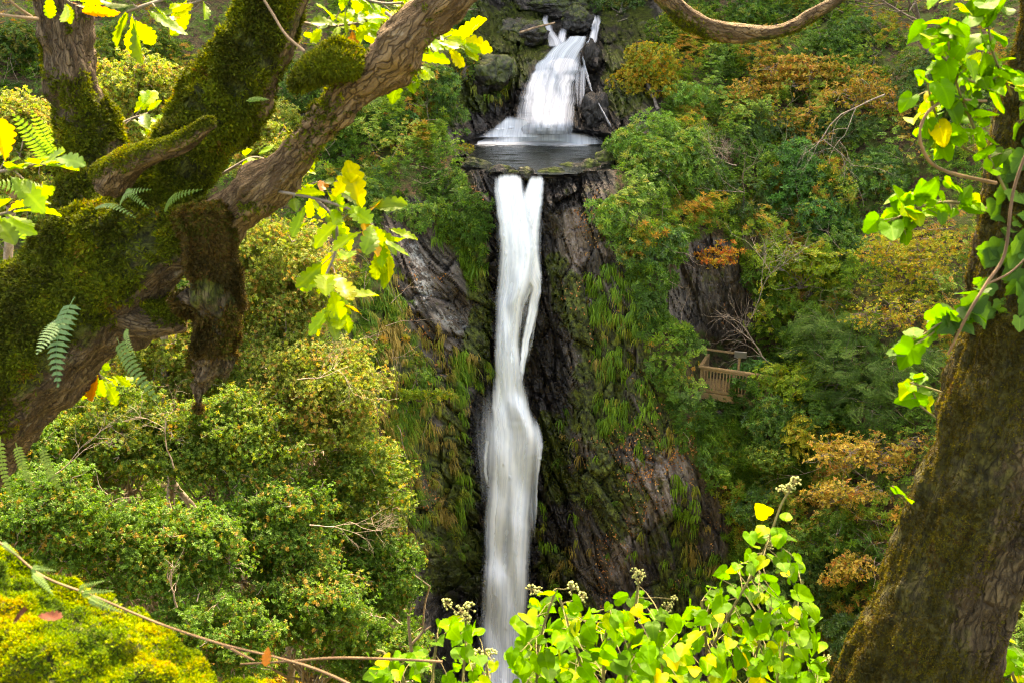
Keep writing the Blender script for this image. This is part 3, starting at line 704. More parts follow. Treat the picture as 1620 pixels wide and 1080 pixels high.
px, py, ex_, thin = px[k], py[k], ex_[k], thin[k]; P = terr(px, py); Nn = tnrm(px, py)
lump = sstep(.3, .8, vnoise(np.stack([px/34, py/30, 0*px], -1), 207)); lump2 = vnoise(np.stack([px/13, py/12, 0*px], -1), 208)
hgt = (.15+1.15*lump+.35*lump2)*(1-.75*thin)*(1+2*ex_); hgt *= sstep(0.4, .95, mask_at(SOIL, px, py))*.8+.2
fall_near = cpoly(px, py, [(870, 300, 40), (870, 1080, 60)], 40); hgt *= 1-.6*fall_near
P = P + (Nn*.6+np.array([0, -.4, .4]))*(hgt*rng.random(len(P))**.5)[:, None]
hue = vnoise(np.stack([px/60, py/50, 0*px], -1), 203)*.75+.25*vnoise(np.stack([px/18, py/16, 0*px], -1), 204)
hue = np.clip((hue-.5)*1.5+.42+.12*(px < 560)*(py < 420)+.16*thin+.16*(px > 1060)*sstep(620, 380, py)+.06, 0, 1)
under_pal = [(G(.045,.105,.022), 3), (G(.075,.16,.027), 4), (G(.115,.21,.03), 3.5), (G(.15,.23,.04), 2.5), (G(.23,.24,.04), 1.4), (G(.32,.25,.055), .8), (G(.36,.20,.06), .35)]
col = palette(under_pal, len(P), u=np.clip(rng.normal(hue, .16), 0, .999))
kindn = vnoise(np.stack([px/45, py/40, 0*px], -1), 209)+.12*rng.normal(size=len(P))
Vs, Fs, Cs, b = [], [], [], 0
for kind, sel, sz in (('rhodo', kindn < .48, .17), ('oak', (kindn >= .48) & (kindn < .72), .10), ('spray', kindn >= .72, .17)):
    V, F, C = scatter(kind, P[sel], Nn[sel]+np.array([0, -.2, .9])+rng.normal(size=(sel.sum(), 3))*.4, sz*rng.uniform(.6, 1.25, sel.sum())*(1+1.2*ex_[sel]), col[sel], rng=rng)
    Vs.append(V); Fs.append(F+b); Cs.append(C); b += len(V)
o = mesh('undergrowth', np.concatenate(Vs), np.concatenate(Fs), MT_LEAF, attrs=dict(col=np.concatenate(Cs)), smooth=False)
tag(o, 'mixed low green undergrowth covering the slopes of the gorge', 'undergrowth', kind='stuff')
# fine dead twigs in the undergrowth
px = rng.uniform(0, 1550, 900); py = rng.uniform(0, 1060, 900); k = (mask_at(SOIL, px, py) > .7) & (mask_at(epool, px, py) > 1.4) & (abs(px-1150) > 60); px, py = px[k], py[k]
P = terr(px, py)+tnrm(px, py)*.3+np.array([0, -.35, .3]); lines = []
for p in P:
    d = norm(rng.normal(size=3)*np.array([1, .5, .8])+np.array([0, -.2, .4])); L = rng.uniform(.5, 1.5)
    grow(p, d, L, .011, 1, lines, rng, spread=.7, kids=(1, 3))
V, F = tubes(lines, 3); o = mesh('dead_twigs', V, F, MT_TWIG); o.color = (1.7, 1.5, 1.35, 1)
tag(o, 'pale bare twigs tangled through the undergrowth of the slopes', 'twigs', kind='stuff')

# hanging grass on ledges
rng = np.random.default_rng(6)
zones = [([(955,430,14),(965,520,26),(985,600,24),(970,670,14)], 620), ([(1010,440,20),(1020,520,20)], 200), ([(745,430,14),(735,400,10)], 90), ([(745,540,16),(725,600,12),(770,590,10)], 170),
         ([(560,440,30),(610,540,60),(650,700,60),(690,840,30)], 1300), ([(1095,700,30),(1120,660,30),(1080,640,20)], 240), ([(1080,760,12),(1100,900,26),(1140,930,20)], 300), ([(760,110,20),(790,140,14)], 110),
         ([(700,330,30),(740,380,16)], 200), ([(855,800,6),(862,880,8)], 40), ([(1000,620,40),(1060,700,30)], 90), ([(700,700,20),(715,820,14)], 90), ([(880,860,20),(900,920,20)], 50), ([(1105,660,10),(1150,655,14)], 120),
         ([(560,600,30),(620,720,30)], 160), ([(930,700,60),(980,860,60)], 90)]
Ps, Us = [], []
for pts, n in zones:
    a_ = pts
    n = int(n*(1.1 if a_[0][0] < 760 else .75)); a = np.array(pts, float); seg = rng.integers(0, len(a)-1, n); t = rng.random(n)[:, None]
    q = a[seg]*(1-t)+a[seg+1]*t; r = q[:, 2]*np.sqrt(rng.random(n))*1.15; th = rng.uniform(0, 6.28, n)
    q = np.stack([q[:, 0]+1.5*r*np.cos(th), q[:, 1]+r*np.sin(th)*1.6], -1); q = q[vnoise(np.stack([q[:, 0]/11, q[:, 1]/16, 0*q[:, 0]], -1), 215) > .5]
    Ps.append(q); Us.append(vnoise(np.stack([q[:, 0]/25, q[:, 1]/25, 0*q[:, 0]], -1), 216))
q = np.concatenate(Ps); U = np.concatenate(Us); P = terr(q[:, 0], q[:, 1]); Nn = tnrm(q[:, 0], q[:, 1])
gp = [(G(.15,.27,.04), 4), (G(.09,.19,.035), 3), (G(.22,.24,.05), 2.4), (G(.30,.22,.09), 2.2)]
# each tuft: blades that spring out of the ledge, bend over and hang down the face
nb = 13; n = len(P); L = .30*rng.uniform(.5, 1.5, (n, 1, 1))*rng.uniform(.6, 1.2, (n, nb, 1)); out = norm(Nn*np.array([1, 1, .2]))[:, None]
lat = rng.normal(size=(n, nb, 3))*np.array([.24, .12, .06]); side = norm(np.cross(out, np.array([0, 0, 1.0])))*.011*rng.uniform(.7, 1.4, (n, nb, 1))
root_ = P[:, None]+rng.normal(size=(n, nb, 3))*.05; dn = np.array([0, 0, -1.0])
c1_ = root_+L*(out*.32+np.array([0, 0, .16])+lat*.5); c2_ = c1_+L*(out*.16+dn*.42+lat*.4); c3_ = c2_+L*(dn*.62+lat*.2)
V = np.stack([root_-side, root_+side, c1_+side, c1_-side, c1_-side, c1_+side, c2_+side, c2_-side, c2_-side, c2_+side, c3_+side*.2, c3_-side*.2], 2).reshape(-1, 3); F = np.arange(len(V)).reshape(-1, 4)
U = np.where(q[:, 0] < 720, np.clip(U+.3, 0, 1), U); bc_ = palette(gp, n, rng, u=np.clip(rng.normal(U, .2), 0, .999))[:, None]*rng.uniform(.7, 1.3, (n, nb, 1)); C = np.repeat(bc_.reshape(-1, 3), 12, 0)
o = mesh('cliff_grass', V, F, MT_GRASS, attrs=dict(col=C), smooth=False)
tag(o, 'long green grass hanging from ledges of the cliff', 'grass', kind='stuff')

# fallen leaves caught in the cracks
rng = np.random.default_rng(8)
px = rng.uniform(540, 1200, 52000); py = rng.uniform(40, 1080, 52000)
n1_ = np.abs(fbm(_samp(ST, px, py)*np.array([1.6, .5, 1]), 3, 301)); n2_ = vnoise(np.stack([px/40, py/50, 0*px], -1), 302)
band = np.maximum.reduce([cpoly(px, py, [(640,430,6),(690,560,8),(740,650,6),(760,680,3)], 14), cpoly(px, py, [(1000,700,20),(1080,700,20),(1010,760,20)], 30), cpoly(px, py, [(1010,720,8),(1020,800,8),(955,860,8),(958,930,10)], 12),
     cpoly(px, py, [(900,290,20),(930,330,20),(935,400,6)], 14), cpoly(px, py, [(770,150,14),(760,200,20)], 24), cpoly(px, py, [(755,300,8),(765,380,6)], 10), cpoly(px, py, [(670,720,8),(690,800,8),(740,900,4)], 12)])
k = ((n1_ < .05) & (n2_ > .5)) | ((band > rng.random(len(px))) & (rng.random(len(px)) < .8) & (n1_ < .3))
k &= (mask_at(WETM, px, py) < .6) & (mask_at(epool, px, py) > 1.1)
px, py = px[k], py[k]; P = terr(px, py)+tnrm(px, py)*.03
dp = [(G(.50,.22,.13), 4), (G(.36,.15,.08), 3), (G(.55,.30,.18), 2), (G(.18,.08,.04), 2)]
V, F, C = scatter('one', P, tnrm(px, py)+rng.normal(size=P.shape)*.5, .09*rng.uniform(.6, 1.3, len(P)), palette(dp, len(P), rng), rng=rng)
o = mesh('fallen_leaves', V, F, MT_DEAD, attrs=dict(col=C), smooth=False)
tag(o, 'red brown fallen leaves caught on the rock ledges', 'fallen leaves', kind='stuff')

# ================================================================= FAR SHRUBS AND TREES
RH = 'rhododendrons on the gorge walls'; BR = 'broadleaved trees on the far slope'
def rh(label, px, py, rx, ry, pal='rhodo', size=.15, **kw):
    kw.setdefault('group', RH); return plant('rhododendron', label, 'shrub', px, py, rx, ry, 'rhodo', pal, size, stems=3, trunk_r=.03, **kw)
def tr(name, label, px, py, rx, ry, kind, pal, size=.11, **kw):
    kw.setdefault('group', BR); kw.setdefault('trunk_r', .09); kw.setdefault('off', .9); return plant(name, label, 'tree', px, py, rx, ry, kind, pal, size, **kw)
rh('bright green rhododendron spilling over the right rim of the upper pool', 1040, 250, 78, 74, 'rhodo_bright')
rh('pale tipped rhododendron just left of the red orange shrub', 985, 345, 50, 52, 'rhodo_bright', off=.4)
rh('rhododendron hanging lowest over the brown rock right of the fall', 1030, 400, 56, 56, 'rhodo', off=.5, gap=.45)
rh('dull green rhododendron wall above the red orange shrub', 1105, 300, 56, 60, 'rhodo', off=.5)
tr('oak_tree', 'ochre leaved bushy tree right of the upper waterfall', 1030, 125, 62, 62, 'oak', 'ochre', .10, off=.5)
tr('oak_tree', 'small yellow green tree at the top edge beside the curved branch', 1075, 60, 50, 50, 'oak', 'oak_mix', .10, off=.7)
rh('green rhododendron under the curved branch', 1165, 105, 55, 40, 'rhodo', off=.4)
rh('rhododendron below the curved branch beside the ochre tree', 1100, 170, 50, 44, 'rhodo_bright', off=.4)
rh('dark rhododendron under the lowest orange branches', 1190, 205, 60, 40, 'dark', off=.3)
rh('deep blue green rhododendron with large rosettes in the middle of the right slope', 1262, 285, 62, 66, 'rhodo_cool', .17)
rh('glossy rhododendron below the large blue green one', 1300, 350, 60, 46, 'rhodo_cool', .16, off=.4)
rh('rhododendron behind the ivy leaves on the right slope', 1390, 290, 60, 60, 'rhodo', off=.3)
rh('shaded rhododendron near the top of the right slope', 1330, 215, 70, 44, 'dark', off=.3)
rh('grey green rhododendron near the top edge of the right slope', 1380, 65, 70, 50, 'rhodo', off=.3)
rh('dark bush in the upper right behind the ivy leaves', 1480, 170, 70, 80, 'dark', off=.3)
rh('dark bush at the top right between ivy and curved branch', 1240, 30, 70, 40, 'rhodo', off=.2)
tr('beech_tree', 'orange leaved beech with bare white branches on the upper right slope', 1290, 118, 95, 44, 'thin', 'orange', .12, cover=.7, gap=.42, off=1.6, layered=True, twigs=30, twigcol=(1.9, 1.8, 1.7))
tr('beech_tree', 'sparse orange beech spreading toward the ivy leaves', 1370, 150, 70, 34, 'thin', 'orange', .11, cover=.6, gap=.45, off=1.8, layered=True, twigs=26, twigcol=(1.9, 1.8, 1.7))
tr('beech_tree', 'small orange beech on the left side of the orange trees', 1175, 150, 44, 26, 'thin', 'orange', .11, cover=.7, gap=.45, off=1.2, layered=True)
tr('beech_tree', 'orange sapling under the tall orange beech', 1240, 190, 60, 26, 'thin', 'ochre', .10, cover=.5, gap=.5, off=1.3, layered=True)
tr('maple_tree', 'red orange little tree left of the bare white sapling', 1128, 408, 50, 24, 'thin', 'red_orange', .11, cover=1.1, gap=.4, off=.9, layered=True, group='red orange saplings')
tr('maple_tree', 'small amber spray above the red orange little tree', 1108, 350, 30, 18, 'thin', 'orange', .10, cover=1.0, gap=.4, off=.9, layered=True, group='red orange saplings')
tr('hazel_tree', 'yellow green hazel spreading over the rocks above the wooden deck', 1262, 440, 96, 46, 'spray', 'hazel', .16, off=1.2, layered=True, gap=.38)
tr('hazel_tree', 'hazel with flat leaf layers right of the deck', 1225, 505, 50, 34, 'spray', 'hazel', .15, off=1.4, layered=True, gap=.42)
tr('hazel_tree', 'hazel between the dark fir and the deck', 1262, 600, 62, 50, 'spray', 'hazel', .14, off=1.0, layered=True, gap=.42)
tr('fir_tree', 'dark fir with drooping branches right of the deck', 1335, 560, 90, 105, 'conifer', 'conifer', .34, off=1.2, up=.9, flat=.35, nl=40, gap=.3, group='dark firs on the right slope', layered=True)
tr('fir_tree', 'dark fir half hidden by the ivy trunk', 1425, 610, 80, 90, 'conifer', 'conifer', .34, off=1.2, up=.9, flat=.35, nl=34, gap=.3, group='dark firs on the right slope', layered=True)
tr('birch_tree', 'thin yellow leaved tree with fine twigs left of the ivy trunk', 1440, 420, 86, 60, 'thin', 'yellow', .085, cover=.55, gap=.45, off=1.6, twigs=60, layered=True, twigcol=(1.3, 1.1, 1))
tr('birch_tree', 'thin yellow tree low beside the dark firs', 1420, 500, 70, 36, 'thin', 'yellow', .08, cover=.45, gap=.5, off=1.8, twigs=50, layered=True, twigcol=(1.3, 1.1, 1))
tr('beech_tree', 'tan leaved beech with pale branches left of the ivy trunk', 1370, 715, 88, 42, 'thin', 'tan', .10, cover=.85, gap=.4, off=1.6, layered=True, twigs=50, twigcol=(1.9, 1.8, 1.7), group='tan beeches on the lower right')
tr('beech_tree', 'tan beech with wide flat branches just below the larger tan one', 1345, 780, 84, 26, 'thin', 'tan', .10, cover=.75, gap=.42, off=1.6, layered=True, twigs=50, twigcol=(1.9, 1.8, 1.7), group='tan beeches on the lower right')
rh('blue green rhododendron in front of the deck railing', 1190, 596, 42, 36, 'rhodo_cool', .14, off=1.6)
rh('rhododendron growing under the front beam of the deck', 1222, 655, 46, 36, 'rhodo', .14, off=.9)
tr('hazel_tree', 'hazel with yellow leaves below the deck', 1290, 680, 60, 44, 'spray', 'yellow', .12, off=1.0, layered=True, gap=.42)
tr('oak_tree', 'small yellow green tree on the lower right slope above the ivy flowers', 1235, 730, 50, 44, 'oak', 'oak_mix', .10, off=.8)
rh('dark green bush right of the pale rock face', 1215, 800, 50, 50, 'rhodo', off=.6)
tr('hazel_tree', 'dull green hazel in shade left of the ivy trunk', 1320, 850, 70, 50, 'spray', 'oak_green', .13, off=1.0, layered=True, gap=.4)
tr('oak_tree', 'dark bushy tree in the lower right shade', 1290, 930, 80, 60, 'oak', 'dark', .10, off=.8)
tr('oak_tree', 'rusty green tree right of the ivy stems', 1345, 900, 50, 34, 'thin', 'tan', .10, off=1.5, cover=.8)
rh('bush at the foot of the right slope beside the ivy', 1250, 1020, 80, 50, 'dark', off=.8)
rh('bush at the foot of the slope under the tan beeches', 1370, 1010, 60, 60, 'dark', off=.6)
rh('bush above the cave on the right slope', 1180, 330, 44, 60, 'dark', off=.3)
rh('green bush between the large blue green rhododendron and the hazel', 1330, 400, 60, 30, 'rhodo', off=.3)
rh('grassy green bush right of the pale rock', 1165, 735, 40, 26, 'rhodo_bright', .12, off=.4)
rh('rhododendron leaves drooping over the right end of the upper pool', 982, 232, 26, 26, 'rhodo_bright', .12, off=.5)
rh('low leafy bush at the left end of the upper pool', 738, 238, 18, 12, 'ochre', .10, off=.3)
# left of the fall
rh('green rhododendron left of the upper waterfall', 690, 150, 48, 56, 'rhodo', .13, off=.5)
rh('bright green rhododendron at the left edge of the upper pool', 722, 190, 34, 30, 'rhodo', .12, off=.5)
rh('blue green rhododendron left of the gorge rim', 600, 205, 56, 40, 'rhodo_cool', .14, off=.4)
rh('green rhododendron on the slope left of the lower fall', 700, 300, 40, 34, 'rhodo_bright', .13, off=.4)
rh('fresh green rhododendron above the pale lichen rock', 655, 335, 40, 30, 'rhodo_bright', .13, off=.4)
rh('rhododendron left of the pale lichen rock', 590, 310, 50, 44, 'rhodo', .14, off=.4)
rh('dark rhododendron behind the brown oak limb', 560, 120, 60, 60, 'dark', .14, off=.3)
tr('oak_tree', 'little yellow leaved tree left of the upper waterfall', 735, 95, 24, 40, 'thin', 'oak_mix', .10, off=.6)
rh('dark green bush at the top left of the upper waterfall', 700, 40, 50, 50, 'rhodo', off=.3)
rh('dark bush above the upper waterfall', 985, 10, 60, 30, 'dark', off=.3)
rh('rhododendron behind the hanging oak leaves', 520, 300, 50, 60, 'rhodo', .14, off=.3)
tr('hawthorn_shrub', 'small bright green shrub jutting from the cliff left of the fall', 678, 622, 46, 14, 'spray', 'hazel', .12, off=1.3, nl=16, layered=True, trunk_r=.04, base=(640, 650), group='shrubs on the left cliff')
rh('bright shrub on the mossy slope above the jutting one', 662, 595, 16, 16, 'rhodo_bright', .11, off=.7, group='shrubs on the left cliff')
rh('green bush at the foot of the mossy left slope', 590, 730, 50, 40, 'rhodo_bright', .13, off=.5, group='shrubs on the left cliff')
rh('dark green bush on the slope behind the oak crowns', 560, 640, 40, 40, 'dark', .12, off=.4, group='shrubs on the left cliff')
# far left hillside, seen between the limbs
UL = 'oaks on the far left hillside'
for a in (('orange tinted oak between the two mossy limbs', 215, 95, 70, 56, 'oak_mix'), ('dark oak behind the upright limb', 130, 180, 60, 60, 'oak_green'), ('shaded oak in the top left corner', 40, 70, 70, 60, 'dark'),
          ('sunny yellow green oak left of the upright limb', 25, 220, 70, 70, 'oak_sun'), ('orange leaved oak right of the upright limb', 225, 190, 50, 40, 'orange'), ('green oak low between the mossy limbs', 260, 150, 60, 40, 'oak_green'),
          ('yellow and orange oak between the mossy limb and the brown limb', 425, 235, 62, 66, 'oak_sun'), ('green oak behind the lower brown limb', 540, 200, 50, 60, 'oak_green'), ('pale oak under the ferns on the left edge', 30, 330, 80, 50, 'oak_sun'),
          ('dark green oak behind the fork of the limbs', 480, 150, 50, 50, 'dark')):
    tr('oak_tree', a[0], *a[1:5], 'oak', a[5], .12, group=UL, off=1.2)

# bare white saplings and dead branches
bare_tree('bare white sapling leaning over the deck railing', 1228, 590, 32.6, (-.75, -.3, 1.0), 2.2, .028, 3, 31, kids=(3, 5), up=-.1)
bare_tree('tall bare sapling above the deck', 1190, 500, 33.0, (.12, -.3, 1), 2.0, .025, 3, 33, kids=(2, 5))
bare_tree('bare crooked branches reaching down from the orange beech', 1400, 150, 35.2, (-1, -.2, -.55), 2.6, .035, 3, 35, kids=(2, 4), up=-.4)
bare_tree('pale bare twigs under the orange branches of the right slope', 1165, 262, 36.5, (-.6, -.2, .25), 1.2, .02, 4, 37, kids=(3, 6), spread=.8)
bare_tree('bare twigs hanging over the rock at the top left of the upper fall', 690, 30, 42, (1, 0, .2), 1.2, .02, 2, 39)
bare_tree('thin dead stem standing on the slope below the pale twigs', 1180, 360, 36.3, (-.08, -.2, 1), 2.6, .03, 2, 41, col=(1.2, 1.1, 1))
bare_tree('mossy leaning trunk with side branches on the upper right slope', 1470, 90, 38.5, (-.45, 0, 1), 3.5, .09, 3, 43, col=(.8, .7, .6), up=.3)

# ================================================================= NEARER OAKS ON THE LEFT BANK
NO = 'oaks rising from the left bank'
def noak(label, px, py, rx, ry, Y, pal, size=.053, base=None, **kw):
    b = base or (px+30, min(py+ry+200, 1300))
    return plant('oak_tree', label, 'tree', px, py, rx*1.1, ry*1.1, 'oak', pal, size, Y=Y, base=b, group=NO, trunk_r=.11, twigs=110, cover=kw.pop('cover', 1.15), midf=kw.pop('midf', .6), gap=kw.pop('gap', .37), lump=.17, flat=.75, nl=kw.pop('nl', 150), up=.3, rough=(.25, 1.6), twigcol=(1.7, 1.6, 1.45), **kw)
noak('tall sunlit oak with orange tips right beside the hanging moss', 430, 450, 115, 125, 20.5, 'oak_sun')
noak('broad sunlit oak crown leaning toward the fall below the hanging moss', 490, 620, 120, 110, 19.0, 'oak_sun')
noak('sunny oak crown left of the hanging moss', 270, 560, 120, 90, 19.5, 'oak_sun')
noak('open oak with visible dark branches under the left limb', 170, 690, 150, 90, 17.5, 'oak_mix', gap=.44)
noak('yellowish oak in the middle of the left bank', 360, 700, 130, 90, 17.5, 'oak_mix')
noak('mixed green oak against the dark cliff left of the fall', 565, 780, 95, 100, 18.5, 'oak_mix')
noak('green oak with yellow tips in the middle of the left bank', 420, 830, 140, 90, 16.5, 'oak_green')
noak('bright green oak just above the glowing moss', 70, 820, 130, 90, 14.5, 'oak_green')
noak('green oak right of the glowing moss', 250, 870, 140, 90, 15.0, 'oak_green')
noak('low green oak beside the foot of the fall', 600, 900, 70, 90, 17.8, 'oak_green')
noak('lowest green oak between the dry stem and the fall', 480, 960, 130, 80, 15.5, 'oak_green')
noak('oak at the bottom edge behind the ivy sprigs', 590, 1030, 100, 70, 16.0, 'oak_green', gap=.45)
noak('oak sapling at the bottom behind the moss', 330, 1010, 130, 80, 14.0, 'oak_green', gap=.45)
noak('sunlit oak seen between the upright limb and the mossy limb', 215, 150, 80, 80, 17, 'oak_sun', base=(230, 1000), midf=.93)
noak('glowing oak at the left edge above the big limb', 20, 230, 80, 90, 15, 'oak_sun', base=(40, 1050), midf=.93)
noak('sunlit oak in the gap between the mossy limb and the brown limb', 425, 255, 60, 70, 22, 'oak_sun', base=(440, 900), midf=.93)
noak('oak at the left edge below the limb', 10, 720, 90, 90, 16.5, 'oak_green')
bare_tree('bare dead twigs poking through the oaks below the left limb', 80, 760, 14.0, (.5, -.1, .5), .9, .012, 3, 51, group='dead twigs among the left oaks')
bare_tree('bare pale twig below the hanging moss', 275, 740, 14.5, (-.05, -.1, 1), 1.0, .012, 3, 53, group='dead twigs among the left oaks')
bare_tree('tangle of dead twigs in the oak left of the fall', 490, 830, 15.2, (.9, -.2, .35), 1.0, .012, 4, 55, group='dead twigs among the left oaks')
bare_tree('hooked dead branch above the long dry stem', 280, 960, 12.6, (-.3, -.1, 1), .6, .015, 2, 57, group='dead twigs among the left oaks')
bare_tree('pale dead twigs over the sunlit oak crown', 470, 600, 16.2, (.8, -.2, -.2), 1.0, .010, 4, 59, group='dead twigs among the left oaks')

# ================================================================= DECK, SIGN, BOULDERS, LOG
m = N('weathered_timber'); pos = m.n('TexCoord').outputs['Object']
g = m.noise(m.mapping(pos, (1, 1, 6)), 12.0, 5, .6)
p = m.n('BsdfPrincipled', i_Base_Color=m.mix(m.ramp(g, .3, .7), (.15, .095, .04), (.31, .205, .09)), i_Roughness=.8); m.set(m.out.inputs[0], p); MT_WOOD = m.m
def box(a, b, wx, wz, up=(0, 0, 1)):
    """a plank from a to b with a width across and a height, edges bevelled"""
    a = np.asarray(a, float); b = np.asarray(b, float); t = norm(b-a)
    if abs(t[2]) > .95: up = (0.42, 1.0, 0)
    x = norm(np.cross(t, up)); z = np.cross(x, t)
    c = 0.12*min(wx, wz); out = []
    prof = [(-wx/2+c, -wz/2), (wx/2-c, -wz/2), (wx/2, -wz/2+c), (wx/2, wz/2-c), (wx/2-c, wz/2), (-wx/2+c, wz/2), (-wx/2, wz/2-c), (-wx/2, -wz/2+c)]
    for q in (a, b):
        for u, v in prof: out.append(q+x*u+z*v)
    F = [[i, (i+1) % 8, 8+(i+1) % 8, 8+i] for i in range(8)]
    cap = [[0, 3, 2, 1], [0, 5, 4, 3], [0, 7, 6, 5], [8, 9, 10, 11], [8, 11, 12, 13], [8, 13, 14, 15]]
    return np.array(out), np.array(F+cap)
YD = 32.6
DA = W(1106, 628, YD); s_ = float(mpp(1106, 628, YD))
dirx = norm(np.array([1.0, -0.42, 0])); diry = norm(np.array([.42, 1.0, 0]))     # the deck runs toward us to the right
deck = empty('wooden_deck', DA, 'weathered wooden viewing deck with slatted railing in front of the cave', 'deck')
def D(u, v, h): return DA + dirx*u + diry*v + np.array([0, 0, h])
L_, Dp = 2.6, 1.3
def dk(name, a, b, wx, wz): V, F = box(a, b, wx, wz); return child(name, V, F, MT_WOOD, deck, smooth=False)
dk('beam', D(-.06, 0, .10), D(L_, 0, .10), .07, .24); dk('beam', D(-.06, 0.06, .10), D(-.06, Dp, .10), .07, .24)
for i in range(9): dk('deck_board', D(0, .09+i*.145, .245), D(L_, .09+i*.145, .245), .135, .035)
dk('bottom_rail', D(0, 0, .32), D(L_, 0, .32), .05, .09); dk('handrail', D(-.08, 0, 1.17), D(L_, 0, 1.17), .13, .07); dk('top_rail', D(0, .002, 1.09), D(L_, .002, 1.09), .045, .08)
for u in (0.02, 1.15, 2.3): dk('post', D(u, .055, .2), D(u, .055, 1.13), .10, .10)
for i in range(22):
    u = .13+i*.112
    if abs(u-1.15) > .07 and abs(u-2.3) > .07: dk('baluster', D(u, -.01, .33), D(u, -.01, 1.1), .04, .045)
dk('side_handrail', D(-.03, .06, 1.17), D(-.03, Dp, 1.17), .12, .06); dk('post', D(-.03, Dp, .2), D(-.03, Dp, 1.13), .10, .10)
for i in range(9): dk('baluster', D(-.03, .16+i*.12, .3), D(-.03, .16+i*.12, 1.1), .04, .04)
dk('back_handrail', D(-.25, Dp+.05, 1.34), D(1.0, Dp+.05, 1.34), .12, .05)
for u in (0.3, 1.6): dk('leg', D(u, .3, -1.1), D(u, .3, .0), .12, .12)
m = N('sign_face'); p = m.n('BsdfPrincipled', i_Base_Color=(.13, .13, .12), i_Roughness=.6); m.set(m.out.inputs[0], p)
sg = W(1171, 560, 32.2); si = empty('information_board', sg-np.array([0, 0, 1.0]), 'small grey tilted board beside the deck railing, half hidden by leaves', 'sign')
V, F = box(sg+np.array([-.2, 0, 0]), sg+np.array([.2, -.1, 0]), .03, .30, up=(0, -.5, 1)); child('panel', V, F, m.m, si, smooth=False)
V, F = box(sg+np.array([0, .06, -1.3]), sg+np.array([0, .06, -.05]), .08, .08, up=(0, 1, 0)); child('post', V, F, MT_WOOD, si, smooth=False)

def boulder(label, px, py, rx, ry, Yo, seed, group='boulders', mossy=.5, name='boulder', wetness=1.0):
    Yc = float(ty(px, py))-Yo; C = W(px, py, Yc); s = float(mpp(px, py, Yc)); V, F = icosphere(4)
    d = V*np.array([rx*s, min(rx, ry)*s, ry*s])
    k = 1+.34*fbm(V*1.3+seed, 3, seed)+.16*worley(np.stack([V[:, 0]*2+V[:, 1]+seed, V[:, 2]*2+V[:, 1]], -1), seed)[0]+.05*fbm(V*7+seed, 3, seed+1); d = d*k[:, None]
    d = np.sign(d)*np.abs(d)
    st = np.stack([V[:, 0]*1.5+V[:, 2]*.5, V[:, 2], V[:, 1]], -1); on = np.ones(len(V))
    o = mesh(name, d, F, MT_ROCK, attrs=dict(st=st*.6, moss=on*mossy*(.4+.6*(V[:, 2] > 0)), wet=on*wetness, pale=on*0, lichen=on*0, soil=on*0))
    o.location = C; tag(o, label, 'boulder', group); return o
boulder('low pinkish boulder on the grass under the deck', 1135, 655, 12, 7, .15, 2, mossy=.1, wetness=0)
boulder('dark rounded boulder wedged between the two small top cascades', 912, 34, 26, 20, .3, 3)
boulder('wide mossy boulder at the top edge above the upper fall', 885, 6, 46, 16, .5, 4)
boulder('dark boulder left of the small left cascade', 828, 52, 34, 22, .4, 5, mossy=.4)
boulder('black wet rock at the right foot of the upper fall', 945, 180, 20, 30, .1, 6, mossy=0)
boulder('tall black rock right of the upper fall', 936, 88, 12, 22, .2, 7, mossy=.1)
boulder('mossy bulging boulder at the left of the upper fall', 770, 118, 40, 30, .3, 8, mossy=.8)
boulder('small dark rock in the notch where the pool spills over', 832, 274, 12, 9, .25, 9, mossy=.3)
LIP = 'rocks along the lip of the upper pool'
for q in (('flat brown rock at the left end of the pool lip', 792, 272, 14, 5), ('low dark rock right of the notch in the pool lip', 872, 275, 16, 6), ('brown rock in the middle of the right part of the pool lip', 902, 269, 14, 6), ('cracked rock near the right end of the pool lip', 930, 266, 13, 7), ('rock where the pool lip meets the rhododendron', 955, 256, 12, 9), ('wet pebble like rock right in front of the left stream', 812, 275, 6, 3)):
    boulder(q[0], q[1], q[2]-2, q[3]*1.35, q[4]*1.5, .22, int(q[1]), group=LIP, mossy=.45, name='rock', wetness=.3)
boulder('leafy rock at the left lip of the pool', 752, 262, 20, 12, .1, 10, mossy=.4)
lg = W(850, 45, 43.6); V, F = tubes([(wiggle(W(822, 52, 43.2), W(878, 36, 43.2), 9, .05), np.linspace(.05, .035, 9))], 8)
o = mesh('fallen_branch', V-W(822, 52, 43.2), F, MT_TWIG); o.location = W(822, 52, 43.2); o.color = (1.6, 1.3, 1, 1); tag(o, 'bare brown log lying across the rocks beside the small left cascade', 'log')
# ================================================================= FOREGROUND TREES
def spline(pts, n=60):
    """smooth path through (px, py, Y, r px): returns world centres and radii"""
    a = np.array(pts, float); k = len(a); t = np.arange(k); T = np.linspace(0, k-1, n)
    out = []
    for c in range(a.shape[1]):
        v = a[:, c]; m_ = np.gradient(v); i = np.clip(T.astype(int), 0, k-2); f = T-i
        h00 = 2*f**3-3*f**2+1; h10 = f**3-2*f**2+f; h01 = -2*f**3+3*f**2; h11 = f**3-f**2
        out.append(h00*v[i]+h10*m_[i]+h01*v[i+1]+h11*m_[i+1])
    px, py, Y, r = out
    return W(px, py, Y), np.maximum(r, .5)*mpp(px, py, Y)
def closed_tube(P, r, sides=20, b=0):
    V, F = tubes([(np.concatenate([P[:1]-(P[1:2]-P[:1])*.3, P, P[-1:]+(P[-1:]-P[-2:-1])*.3]), np.concatenate([[r[0]*.55], r, [r[-1]*.55]]))], sides)
    k = len(P)+2; c0 = np.arange(sides)*k
    return V, F, c0, c0+k-1
